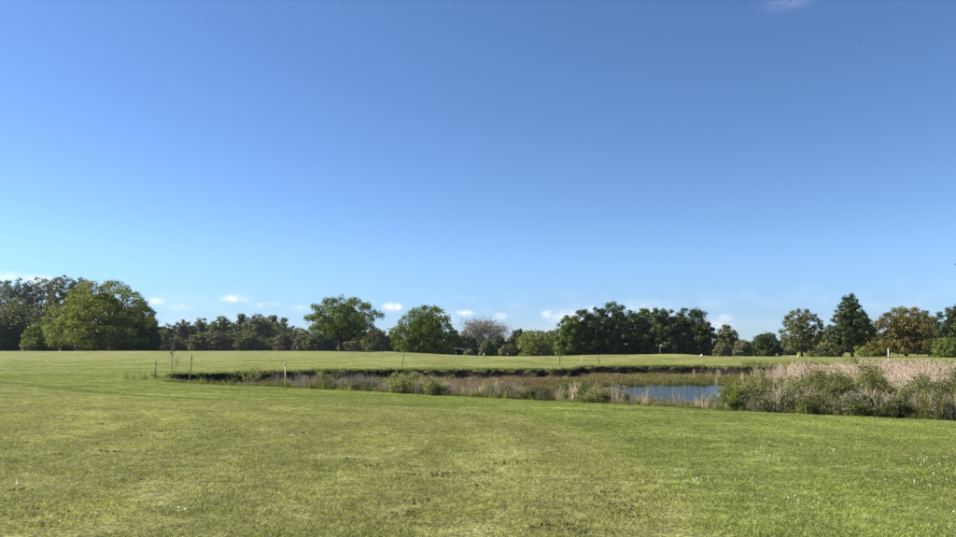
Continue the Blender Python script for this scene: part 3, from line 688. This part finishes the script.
# grey-mauve dry stalks 300-470, straw 620-740 and in the shrubs
def c2(x, y):
    sn, sf, u = band(x, y); p = np.interp(u, [230, 290, 320, 380, 430, 520, 640, 760, 860], [0, .3, 1, .9, .5, .35, .12, .2, .25])
    return (sn > .15) & (sn < 3.2) & (sf > 1) & (rng.random(len(x)) < p*np.interp(vnoise(x*1.2, y*1.2, 33), [.3, .6], [.2, 1]))
x, y = fill(13000, c2, -12, 14, 14, 32)
put('dry_stalks', x, y, .6+.5*rng.random(len(x)), P_GREY, 'grey-mauve dead stalks standing along the near bank', 'stalks')
def c3(x, y):
    sn, sf, u = band(x, y); p = np.interp(u, [380, 440, 600, 640, 680, 730, 760, 800, 950], [.05, .2, .2, .25, .30, .28, .5, .6, .6])
    return (sn > .2) & (sn < 3.4) & (sf > 1) & (rng.random(len(x)) < p*np.interp(vnoise(x*1.4, y*1.4, 34), [.3, .6], [.15, 1]))
x, y = fill(9000, c3, -3, 17, 14, 26)
put('straw_grass', x, y, (.35+.45*rng.random(len(x)))*np.interp(ucol(x, y), [620, 650, 745, 770], [1.1, .85, .85, 1.35]), P_STRAW, 'pale straw reeds in front of the open water', 'reeds')
# pond floor: rusty dock left of middle, marsh green right
def c4(x, y):
    sn, sf, u = band(x, y); p = np.interp(u, [330, 420, 480, 560, 640, 700], [.1, .6, 1, .8, .35, .1])
    return (sn > 2.0) & (sf > .5) & ~wet(x, y) & (rng.random(len(x)) < p*np.interp(vnoise(x*.8, y*.8, 35), [.3, .65], [.1, 1]))
x, y = fill(15000, c4, -12, 18, 20, 52)
put('rusty_dock', x, y, .5+.7*rng.random(len(x)), P_RUST, 'rusty brown dead dock and sedge on the dry pond floor', 'marsh plants')
def c5(x, y):
    sn, sf, u = band(x, y); p = np.interp(u, [200, 400, 520, 600, 760, 900], [.25, .25, .4, .9, 1, 1])
    return (sn > .3) & (sf > .25) & ((np.abs(u-700) > 62) | (sn > 9) | (rng.random(len(x)) < .3)) & ~wet(x, y) & (rng.random(len(x)) < p*np.interp(vnoise(x*.9, y*.9, 36), [.25, .55], [.2, 1]))
x, y = fill(40000, c5, -16, 34, 16, 53)
put('marsh_growth', x, y, .5+.7*rng.random(len(x)), P_MARSH, 'low olive-green marsh plants on the pond floor', 'marsh plants')
# sparse emergent stems in the shallow water's far margin
def c6(x, y):
    e = np.sqrt(((x-WC[0])/WC[2])**2 + ((y-WC[1])/WC[3])**2)
    return (((e > .86) & (e < 1.1)) | (vnoise(x*.7, y*.7, 40) > .80)) & (y > 24) & (rng.random(len(x)) < .5)
x, y = fill(1300, c6, 3, 27, 25, 44)
put('water_sedge', x, y, .3+.35*rng.random(len(x)), P_GREY, 'thin sedge standing in the shallow water', 'sedge')
# reed bed
def c7(x, y):
    u = ucol(x, y); sn, sf, _ = band(x, y); lo = np.interp(u, [755, 790, 860, 930, 990], [43, 37, 31, 27, 24])
    return (rng.random(len(x)) < np.interp(u, [748, 800], [.05, 1])) & (u < 945+12*vnoise(x*.6, y*.6, 43)) & (y > lo + (vnoise(x*.5, y*.5, 41)-.5)*4) & (y < 49.5) & (sf > .6) & (rng.random(len(x)) < .35+.65*vnoise(x*.5, y*.5, 42))
x, y = fill(5200, c7, 13, 38, 24, 50)
put('reed_bed', x, y, (.50+.42*rng.random(len(x)))*(.82+.36*vnoise(x*.35, y*.35, 46))*np.interp(ucol(x, y), [748, 780, 820, 900, 1000], [.55, .8, .95, .95, .9]), P_REED, 'pale straw-coloured reed bed at the right end of the pond', 'reeds', .05)
# turf hanging over the far bank and rough tufts behind it
x = rng.uniform(XL+.4, 22, 4200); y = yF(x) + rng.uniform(-.30, .45, 4200)
k = height(x, y) > -.14; x, y = x[k], y[k]
put('bank_grass', x, y, .14+.26*rng.random(len(x))**2, P_TALL, 'shaggy grass overhanging the dark far bank of the pond', 'grass', .15)
# rough around the left tip of the pond and right of it
def c8(x, y):
    u = ucol(x, y); return ((x > XL-1.5) & (x < XL+3.5) & (x > XL+.3) & (np.abs(y-34.2) < 1.6) & (vnoise(x*.8, y*.8, 44) > .42)) | ((u > 740) & (y > 50) & (y < 60) & (vnoise(x*.4, y*.4, 45) > .35))
x, y = fill(7000, c8, -19, 46, 28, 60)
put('rough_grass', x, y, .4+.5*rng.random(len(x)), P_TALL, 'rough uncut grass behind the reed bed and round the pond tip', 'grass')

def weed(seed):
    rg = np.random.default_rng(seed); mb = MB(); P = []
    for k in range(6):
        a = rg.random()*6.28; r = .16*math.sqrt(rg.random()); b = np.array([math.cos(a)*r*.4, math.sin(a)*r*.4, -.03]); h = rg.uniform(.3, .7); t = np.array([math.cos(a)*r*1.5, math.sin(a)*r*1.5, h])
        mb.tube([b, (b+t)/2+[0, 0, .03], t], [.005, .004, .002], 3, False)
        for q in range(24): s_ = rg.uniform(.15, 1.0); P.append(b+(t-b)*s_ + rg.normal(size=3)*.035)
    P = np.array(P); V, Qd = leaf_quads(P, rg.normal(size=P.shape)+[0, 0, .6], .05*(.6+.9*rg.random(len(P))), .42, rg); mb.add(V, Qd); return mb
P_WEED = [proto('bank_weed', weed(480+q), L_WILLOW) for q in range(3)]
P_WEEDG = [proto('bank_weed_pale', weed(490+q), L_GREYG) for q in range(2)]
def c9(x, y):
    sn, sf, u = band(x, y); p = np.interp(u, [190, 260, 330, 450, 600, 640, 735, 770, 960], [0, .25, .45, .8, 1., .2, .2, 1, 1])
    return (sn > .05) & (sn < 3.0) & (sf > 1.2) & (rng.random(len(x)) < p*np.interp(vnoise(x*1.1, y*1.1, 47), [.3, .6], [.15, 1]))
x, y = fill(5200, c9, -13, 17, 13, 33)
put('bank_weeds', x, y, (.55+.6*rng.random(len(x)))*np.interp(ucol(x, y), [200, 400, 600, 760], [.8, 1, .85, 1.1]), P_WEED+P_WEEDG, 'tangled leafy weeds along the near bank of the pond', 'weeds', .12)
# clumpy longer turf on the field beyond the pond
x, y = wedge(26000, 30, 78); k = ((y > yF(x)+.4) | (x < XL-.5)) & (vnoise(x*.35, y*.35, 48)*.6+vnoise(x*1.5, y*1.5, 49)*.4 > .48); x, y = x[k], y[k]; n = len(x)
scatter('far_turf', np.stack([x, y, height(x, y)], -1), rng.random(n)*6.28, 1.1+.8*rng.random(n), rng.integers(0, 4, n), tp, 'short uneven turf on the field beyond the pond', 'grass')

# ------------------------------------------------------------------ shrubs on the shore
def shrub(name, label, u, vb, vt, wpx, leafm, nleaf, seed, lsize=.07, aspect=.36, off=.7, group=None, nst=14, low=.1, cat='shrub'):
    g0 = gp(u, vb); Yd = g0[1] + off; xx = (u-478)/F*Yd; zb = hz(xx, Yd); p = at(u, vt, Yd); H = p[2]-zb; hw = wpx*.5*Yd/F
    rg = np.random.default_rng(seed); root = empty(name, (xx, Yd, zb)); mb = MB(); tips = []
    for k in range(nst):
        a = rg.random()*6.28; r = hw*math.sqrt(rg.random()); h = H*(1-.45*(r/hw)**2)*rg.uniform(.72, 1.03); b = np.array([math.cos(a), math.sin(a), 0])*r*.3; b[2] = -.05
        t = np.array([math.cos(a)*r, math.sin(a)*r*.9, h]); m = (b+t)/2 + np.array([*rg.normal(size=2)*.04, .06*h]); r0 = .006+.004*H
        mb.tube([b, m, t], [r0, r0*.7, r0*.25], 4, False); tips.append((b, m, t))
        for q in range(3):
            s = rg.uniform(.4, .85); c = m+(t-m)*max(0, (s-.5)*2) if s > .5 else b+(m-b)*s*2; e = c + np.array([rg.normal()*.14*hw*2, rg.normal()*.14*hw*2, h*rg.uniform(.12, .3)])
            mb.tube([c, (c+e)/2+rg.normal(size=3)*.01, e], [r0*.5, r0*.35, r0*.15], 3, False); tips.append((c, (c+e)/2, e))
    k = rg.integers(0, len(tips), nleaf); s = low+(1-low)*rg.random(nleaf)**.8
    B = np.array([q[0] for q in tips])[k]; M = np.array([q[1] for q in tips])[k]; T = np.array([q[2] for q in tips])[k]; s = s[:, None]
    P = (1-s)**2*B + 2*s*(1-s)*M + s*s*T + rg.normal(size=(nleaf, 3))*np.array([.06, .06, .05])*(.5+H*.5)
    P[:, 2] = np.maximum(P[:, 2], .03)
    nr = rg.normal(size=(nleaf, 3)) + np.array([0, 0, .5])
    V, Qd = leaf_quads(P, nr, lsize*(.6+.8*rg.random(nleaf)), aspect, rg)
    ob('foliage', mesh_np('foliage', V, Qd), leafm, root); ob('stems', mb.mesh('stems', True), STEMW, root)
    return tag(root, label, cat, group)
SH = [('willow_shrub', 'small yellow-green willow sapling in front of the open water', 733, 411, 384, 26, L_LIME, 900, .5),
      ('willow_shrub', 'upright green willow shrub at the right end of the open water', 762, 412, 371, 38, L_WILLOW, 2600, .7),
      ('willow_shrub', 'loose olive willow shrub right of the upright green willow', 797, 413, 378, 40, L_WILLOW, 2000, 1.6),
      ('willow_shrub', 'tall leafy willow shrub rising in front of the pale reeds', 828, 414, 368, 46, L_WILLOW, 3000, 1.1),
      ('willow_shrub', 'bright green pointed willow shrub standing against the pale reeds', 868, 415, 367, 34, L_LIME, 2300, 1.5),
      ('willow_shrub', 'low spreading green shrub right of the bright pointed willow', 902, 416, 380, 40, L_WILLOW, 2200, 1.3),
      ('willow_shrub', 'olive shrub tangled with dry grass at the right picture edge', 938, 418, 371, 46, L_OLIVE, 2600, 2.0),
      ('willow_shrub', 'yellowish low shrub near the turf at the right picture edge', 962, 420, 384, 44, L_LIME, 2000, 1.0),
      ('silver_shrub', 'grey-silver bush between two green willows', 781, 413, 386, 28, L_SILVER, 1300, .4),
      ('silver_shrub', 'grey-silver bush at the foot of the tall leafy willow', 850, 416, 390, 32, L_SILVER, 1500, .3),
      ('silver_shrub', 'grey-silver bush between pointed willow and low spreading shrub', 886, 417, 393, 28, L_SILVER, 1100, .3),
      ('silver_shrub', 'small grey-silver bush at the left end of the open water', 618, 404, 385, 26, L_SILVER, 900, .6),
      ('shore_shrub', 'dark green bush on the near shore left of the open water', 572, 402, 379, 40, L_GREEN, 1900, .7),
      ('shore_shrub', 'low green bush beside the small grey-silver bush', 598, 404, 384, 30, L_WILLOW, 1200, .5),
      ('shore_shrub', 'leafy green bush before the leaning dark stake', 408, 394, 368, 34, L_WILLOW, 1700, .7),
      ('shore_shrub', 'low leafy green plant right of the bush by the leaning stake', 436, 396, 375, 30, L_WILLOW, 1100, .6),
      ('shore_shrub', 'low green bush on the near bank in front of rusty dock', 500, 399, 381, 34, L_WILLOW, 1000, .6)]
SH += [('willow_shrub', 'tall olive shrub closing off the reed bed at the right picture edge', 951, 418, 364, 40, L_OLIVE, 1700, 4.5),
       ('willow_shrub', 'loose green shrub between the upright willow and the loose olive willow', 780, 412, 373, 30, L_WILLOW, 1500, 2.6),
       ('willow_shrub', 'olive shrub between the loose olive willow and the tall leafy willow', 812, 413, 371, 34, L_OLIVE, 1700, 2.4),
       ('willow_shrub', 'leafy shrub between the tall leafy willow and the bright pointed willow', 848, 415, 374, 32, L_WILLOW, 1600, 2.0),
       ('willow_shrub', 'green shrub behind the low spreading shrub', 916, 416, 372, 36, L_WILLOW, 1600, 2.6),
       ('willow_shrub', 'low olive bush at the turf below the pointed willow', 866, 417, 396, 34, L_OLIVE, 1100, .3),
       ('willow_shrub', 'low olive bush at the turf below the loose olive willow', 806, 414, 394, 34, L_OLIVE, 1100, .3),
       ('willow_shrub', 'low green bush at the turf below the edge shrub', 925, 418, 395, 40, L_WILLOW, 1200, .3),
       ('shore_shrub', 'low olive bush between the dark green bush and the bush before rusty dock', 535, 401, 384, 36, L_OLIVE, 1000, .6),
       ('shore_shrub', 'low greyish plant right of the yellowish sapling', 362, 391, 374, 30, L_GREYG, 700, .6)]
for k, (nm, lab, u, vb, vt, w, lm, nl, off) in enumerate(SH): shrub(nm, lab, u, vb, vt-(3 if u > 700 and lm is not L_SILVER else 0), w*(1.65 if u > 700 and lm is not L_SILVER else 1.2), lm, int(nl*(4.2 if u > 700 and lm is not L_SILVER else 2.4)), 500+k, off=off, lsize=.056 if u > 700 else .065, cat='bush' if 'bush' in lab else 'plant' if 'plant' in lab else 'sapling' if 'sapling' in lab else 'shrub')
shrub('sapling', 'sparse thin sapling at the dark left end of the pond', 252, 386, 358, 30, L_WILLOW, 420, 540, .08, .36, .4, nst=7, low=.2, cat='sapling')
shrub('sapling', 'sparse yellowish sapling right of the yellow stake', 322, 389, 362, 36, L_LIME, 420, 541, .08, .36, .5, nst=8, low=.2, cat='sapling')
shrub('sapling', 'thin young sapling with leafy top standing on the field by the greenish stakes', 176, 372, 340, 12, L_GREYG, 120, 542, .10, .4, 0, nst=4, low=.5, cat='sapling')

# ------------------------------------------------------------------ stakes, posts, flag
def stake(label, u, vb, vt, mshaft, mcap, wid=.055, lean=0.0, group='hazard stakes round the pond'):
    g = gp(u, vb); zb = hz(g[0], g[1]); top = at(u, vt, g[1]); H = top[2]-zb
    r = empty('hazard_stake', (g[0], g[1], zb)); mb = MB(); mb.box((0, 0, H*.43-.1), (wid, wid, H*.86+.2)); a = ob('shaft', mb.mesh('shaft'), mshaft, r)
    mb = MB(); mb.box((0, 0, H*.93+.002), (wid*1.06, wid*1.06, H*.14), .72); b = ob('cap', mb.mesh('cap'), mcap, r)
    r.rotation_euler = (0, lean, .35); return tag(r, label, 'stake', group)
stake('short weathered greenish stake at the left tip of the pond', 155, 379, 361, PG, PG)
stake('taller weathered greenish stake at the dark left end of the pond', 189, 377.5, 354.5, PG, PG, .06, .05)
stake('bright yellow-painted stake on the near edge of the pond', 285, 388.5, 362, PY, PY)
stake('leaning dark stake on the far bank behind a leafy bush', 402, 367, 354, PD, PD, .045, .14)
stake('tall dark stake on the far field right of the pale mounded tree', 560, 364, 348.5, PD, PD, .05)
stake('thin pale yellow stake between two dark stakes on the far field', 582, 364, 355.5, PY, PY, .05)
stake('dark slanting stake on the far field before the dark clump', 599, 364, 353, PD, PD, .045, -.1)
def white_post():
    g = gp(889, 361.5); x, y = g[0], g[1]; zb = hz(x, y); H = at(889, 348.5, y)[2]-zb
    r = empty('white_post', (x, y, zb)); mb = MB(); mb.box((0, 0, .06), (.17, .17, .22)); ob('base', mb.mesh('base'), PW, r)
    mb = MB(); mb.box((0, 0, .17+(H-.23)/2), (.09, .09, H-.23), .8); ob('shaft', mb.mesh('shaft'), PW, r)
    mb = MB(); mb.box((0, 0, H-.03), (.088, .088, .06), .4); ob('cap', mb.mesh('cap'), PW, r)
    tag(r, 'white post with wider base on the grass before the bronze tree', 'post')
white_post()
def marker():
    g = gp(702, 364); x, y = g[0], g[1]; zb = hz(x, y); H = at(702, 354, y)[2]-zb
    r = empty('marker_post', (x, y, zb)); mb = MB(); mb.tube([(0, 0, -.1), (0, 0, H*.55)], [.022, .022], 6); ob('stick', mb.mesh('stick'), PG, r)
    mb = MB(); a = np.linspace(-1, 1, 7); mb.tube([(0, 0, H-.16+q*.15) for q in a], [.01, .08, .115, .125, .115, .08, .01], 12); ob('head', mb.mesh('head', True), PW, r)
    tag(r, 'marker with round white head on a thin stick at the edge of the green', 'marker')
marker()
def flag():
    d = 97; p = at(660, 349, d); zb = hz(p[0], d); H = max(p[2]-zb, 1.6)
    r = empty('golf_flag', (p[0], d, zb)); mb = MB(); mb.tube([(0, 0, -.1), (0, 0, H)], [.018, .012], 6); ob('flagstick', mb.mesh('flagstick'), PW, r)
    mb = MB(); n = 7; V = []
    for q in range(n):
        s = q/(n-1); w = .05*math.sin(s*7); V += [(.013+s*.34, w, H-.02-s*.03), (.013+s*.34, w, H-.27+s*.03), (.013+s*.34, w+.006, H-.27+s*.03), (.013+s*.34, w+.006, H-.02-s*.03)]
    Qd = [[4*q+a, 4*q+(a+1) % 4, 4*q+4+(a+1) % 4, 4*q+4+a] for q in range(n-1) for a in range(4)] + [[0, 3, 2, 1], [4*n-4, 4*n-3, 4*n-2, 4*n-1]]
    mb.add(V, Qd); ob('flag', mb.mesh('flag', True), plain('pale_pink_cloth', (.72, .55, .55), .8, .08, 4), r)
    tag(r, 'golf flagstick with small pale pink flag before the dark clump', 'flag')
flag()
def block(u, vb, vt, w, m, label, name='tee_marker'):
    g = gp(u, vb); x, y = g[0], g[1]; zb = hz(x, y); H = at(u, vt, y)[2]-zb
    r = empty(name, (x, y, zb)); mb = MB(); mb.box((0, 0, H*.4-.03), (w, w*.8, H*.8+.06), .85); ob('body', mb.mesh('body'), m, r)
    mb = MB(); mb.box((0, 0, H*.9), (w*.84, w*.66, H*.2-.006), .6); ob('top', mb.mesh('top'), m, r); tag(r, label, 'marker')
block(798.5, 358.8, 354.0, .17, PY, 'small pale yellow marker block on the grass below the feathery tree')
block(484, 357.3, 352.8, .16, PW, 'short white marker in the dip of the field below the bare tree')
block(60, 351.2, 348.2, .28, PW, 'tiny white marker at the far edge of the field left of the broad tree')

# low hut under the rounded tree
def hut():
    d = 128; a = at(457, 350, d); x0 = a[0]; zb = hz(x0, d); ztop = at(457, 348.2, d)[2]
    r = empty('hut', (x0+1.6, d, zb)); H = ztop-zb; w = 4.0
    wood = plain('dark_boards', (.035, .035, .032), .8, .3, 5)
    mb = MB(); mb.box((0, 1.5, H/2-.12), (w, .1, H-.25)); ob('back_wall', mb.mesh('back_wall'), wood, r)
    for s in (-1, 1): mb = MB(); mb.box((s*(w/2-.05), .72, H/2-.12), (.1, 1.44, H-.25)); ob('side_wall', mb.mesh('side_wall'), wood, r)
    for s in (-1, 0, 1): mb = MB(); mb.box((s*(w/2-.08), -.3, H/2-.14), (.12, .12, H-.28)); ob('post', mb.mesh('post'), wood, r)
    mb = MB(); mb.box((0, .5, H-.06), (w+.5, 2.6, .12)); ob('roof', mb.mesh('roof'), plain('felt_roof', (.10, .11, .12), .7, .2, 3), r)
    mb = MB(); mb.box((.9, 1.1, .35), (1.6, .4, .08)); mb.box((.3, 1.1, .15), (.08, .3, .32)); mb.box((1.5, 1.1, .15), (.08, .3, .32)); ob('bench', mb.mesh('bench'), PG, r)
    tag(r, 'low dark flat-roofed shelter half hidden beside the rounded tree', 'hut')
hut()

# ------------------------------------------------------------------ lawn details
def daisy_mesh():
    mb = MB(); a = np.linspace(0, 2*np.pi, 10, endpoint=False)
    V = [(0, 0, .036)] + [(math.cos(q)*.0125, math.sin(q)*.0125, .038+.003*(k % 2)) for k, q in enumerate(a)] + [(0, 0, .030)]
    mb.add(V, None, [[0, 1+k, 1+(k+1) % 10] for k in range(10)] + [[11, 1+(k+1) % 10, 1+k] for k in range(10)])
    mb.tube([(0, 0, -.005), (0, 0, .031)], [.0012, .0012], 3, False); return mb.mesh('flower_head')
def eye_mesh():
    mb = MB(); a = np.linspace(0, 2*np.pi, 6, endpoint=False)
    mb.add([(math.cos(q)*.004, math.sin(q)*.004, .0375) for q in a] + [(0, 0, .0415)], None, [[k, (k+1) % 6, 6] for k in range(6)]); return mb.mesh('flower_eye')
DM, EM = daisy_mesh(), eye_mesh(); DM.materials.append(PETAL); EM.materials.append(YELC)
dc = [(180,512.5,5,.07,'loose daisy clump beside the biggest bare soil patch'),(270,514,2,.05,0),(297,518,3,.05,0),(13,485,4,.07,0),(476,412,8,.20,0),(459,415.5,5,.18,0),
      (695,481,9,.14,0),(702,483,5,.10,0),(758,451,4,.10,0),(775,463,6,.11,0),(773,458,3,.08,0),(792,446,3,.1,0),(800,502,7,.12,0),(812,505,3,.1,0),(925,463,10,.15,0),(930,466,5,.15,0),(922,482,8,.14,0),(917,476,3,.1,0),(796,421,4,.16,0),(862,430,3,.12,0),(838,453,2,.1,0),(951,531,3,.06,0),(943,517,2,.05,0),(680,437,4,.12,0),(655,436,3,.15,0),(547,505,2,.04,0),(400,417,3,.15,0),(610,419,3,.12,0),(228,401,4,.2,0),(170,389,3,.2,0)]
for k, (u, v, nf, spd, lab) in enumerate(dc):
    g = gp(u, v); rg = random.Random(900+k); zb = hz(g[0], g[1]); r = empty('daisy_clump', (g[0], g[1], zb))
    for q in range(nf):
        x, y = rg.gauss(0, spd*1.5), rg.gauss(0, spd*1.5); s = rg.uniform(.6, .95)
        h = ob('flower_head', DM, None, r, (x, y, hz(g[0]+x, g[1]+y)-zb)); h.scale = (s, s, rg.uniform(.95, 1.4)); h.rotation_euler = (rg.uniform(-.3, .3), rg.uniform(-.5, .1), rg.uniform(0, 6))
        ob('flower_eye', EM, None, h)
    tag(r, 'clump of tiny white daisies in the mown turf', 'daisies', 'daisy clumps in the turf')
# dark soil crumbs thrown up in the turf
def clods():
    mb = MB(); rg = np.random.default_rng(77)
    spots = [(8,405,.22),(80,410,.25),(216,432,.22),(236,431,.22),(192,429,.18),(98,425,.1),(138,437,.1),(118,453,.12),(104,452,.1),(125,481,.2),(70,513,.25),(370,466,.16),(345,460,.12),(420,503,.12),(413,513,.14),(550,526,.16),(543,528,.12),(577,531,.12),(604,493,.08),(618,505,.16),(625,512,.12),(632,517,.1),(482,473,.1),(445,473,.1),(330,443,.2),(385,447,.12),(400,465,.14),(440,475,.1),(520,463,.14),(535,461,.12),(60,455,.1),(200,455,.08),(160,432,.15),(15,443,.12),(497,464,.08),(480,486,.1),(410,475,.06),(300,434,.15),(383,436,.12),(20,490,.1)]
    for (u, v, s) in spots:
        g = gp(u, v)
        for q in range(int(6+s*40)):
            x, y = g[0]+rg.normal()*s*.8, g[1]+rg.normal()*s*.5; r = rg.uniform(.006, .016); z = hz(x, y)+.010
            n = rg.normal(size=(6, 3))*.15
            V = np.array([[1,0,0],[0,1,0],[-1,0,0],[0,-1,0],[0,0,.6],[0,0,-1]])+n
            mb.add(V*r*np.array([1.2, 1.2, 1.2])+[x, y, z], None, [[0,1,4],[1,2,4],[2,3,4],[3,0,4],[1,0,5],[2,1,5],[3,2,5],[0,3,5]])
    tag(ob('soil_crumbs', mb.mesh('soil_crumbs'), SOIL), 'dark crumbs of soil scattered in small spots over the turf', 'soil', None, 'stuff')
clods()
# plantain and coarse grass tufts standing a little above the mown turf
x, y = wedge(420, 4.5, 26); k = (y < yN(x)-.3) & (vnoise(x*.5, y*.5, 60) > .45); x, y = x[k], y[k]
put('turf_weeds', x, y, .07+.09*rng.random(len(x)), P_WEED+P_TALL, 'small weeds and coarse tufts scattered through the mown turf', 'weeds', .2)

# ------------------------------------------------------------------ birds
def bird(u, v, d, label, span, rz):
    p = at(u, v, d); r = empty('bird', p, rz); mb = MB(); dark = plain('dark_feathers', (.02, .02, .022), .8, .2, 20)
    mb.tube([(0, -.16, 0), (0, -.10, .005), (0, 0, 0), (0, .08, .004), (0, .13, .012), (0, .16, .008)], [.004, .018, .034, .03, .022, .003], 8); ob('body', mb.mesh('body', True), dark, r)
    for s in (-1, 1):
        mb = MB(); mb.add([(s*.02, .06, .012), (s*.02, -.05, .012), (s*span*.28, -.03, .07), (s*span*.26, .07, .07), (s*span*.5, -.08, .05), (s*.02, .06, .004), (s*.02, -.05, .004), (s*span*.28, -.03, .062), (s*span*.26, .07, .062), (s*span*.5, -.08, .046)],
            [[0, 1, 2, 3], [8, 7, 6, 5], [0, 3, 8, 5], [1, 6, 7, 2]], [[3, 2, 4], [9, 7, 8], [3, 4, 9], [3, 9, 8], [2, 7, 9], [2, 9, 4]]); ob('wing', mb.mesh('wing'), dark, r)
    mb = MB(); mb.add([(-.01, -.14, .004), (.01, -.14, .004), (.04, -.25, .0), (-.04, -.25, 0), (0, -.14, -.004), (0, -.25, -.006)], [[0, 1, 2, 3]], [[0, 4, 1], [4, 5, 2], [4, 2, 1], [4, 3, 5], [0, 3, 4], [3, 2, 5]]); ob('tail', mb.mesh('tail'), dark, r)
    tag(r, label, 'bird')
bird(860, 42, 120, 'tiny dark bird flying high in the deep blue sky', .5, .9)
bird(955.5, 264.5, 80, 'small dark bird above the trees at the right picture edge', .5, 1.3)

# ------------------------------------------------------------------ thin summer haze
mb = MB(); mb.box((0, 1750, 14.5), (6900, 4600, 37)); hb = ob('haze', mb.mesh('haze'))
hm, ht = mat('thin_air'); pv = N('ShaderNodeVolumePrincipled', ht); pv.inputs['Color'].default_value = (.80, .88, 1.0, 1); pv.inputs['Density'].default_value = .00008
ho = N('ShaderNodeOutputMaterial', ht); ht.links.new(pv.outputs[0], ho.inputs['Volume']); hb.data.materials.append(hm)
tag(hb, 'faint bluish haze over the whole course', 'haze', None, 'stuff')
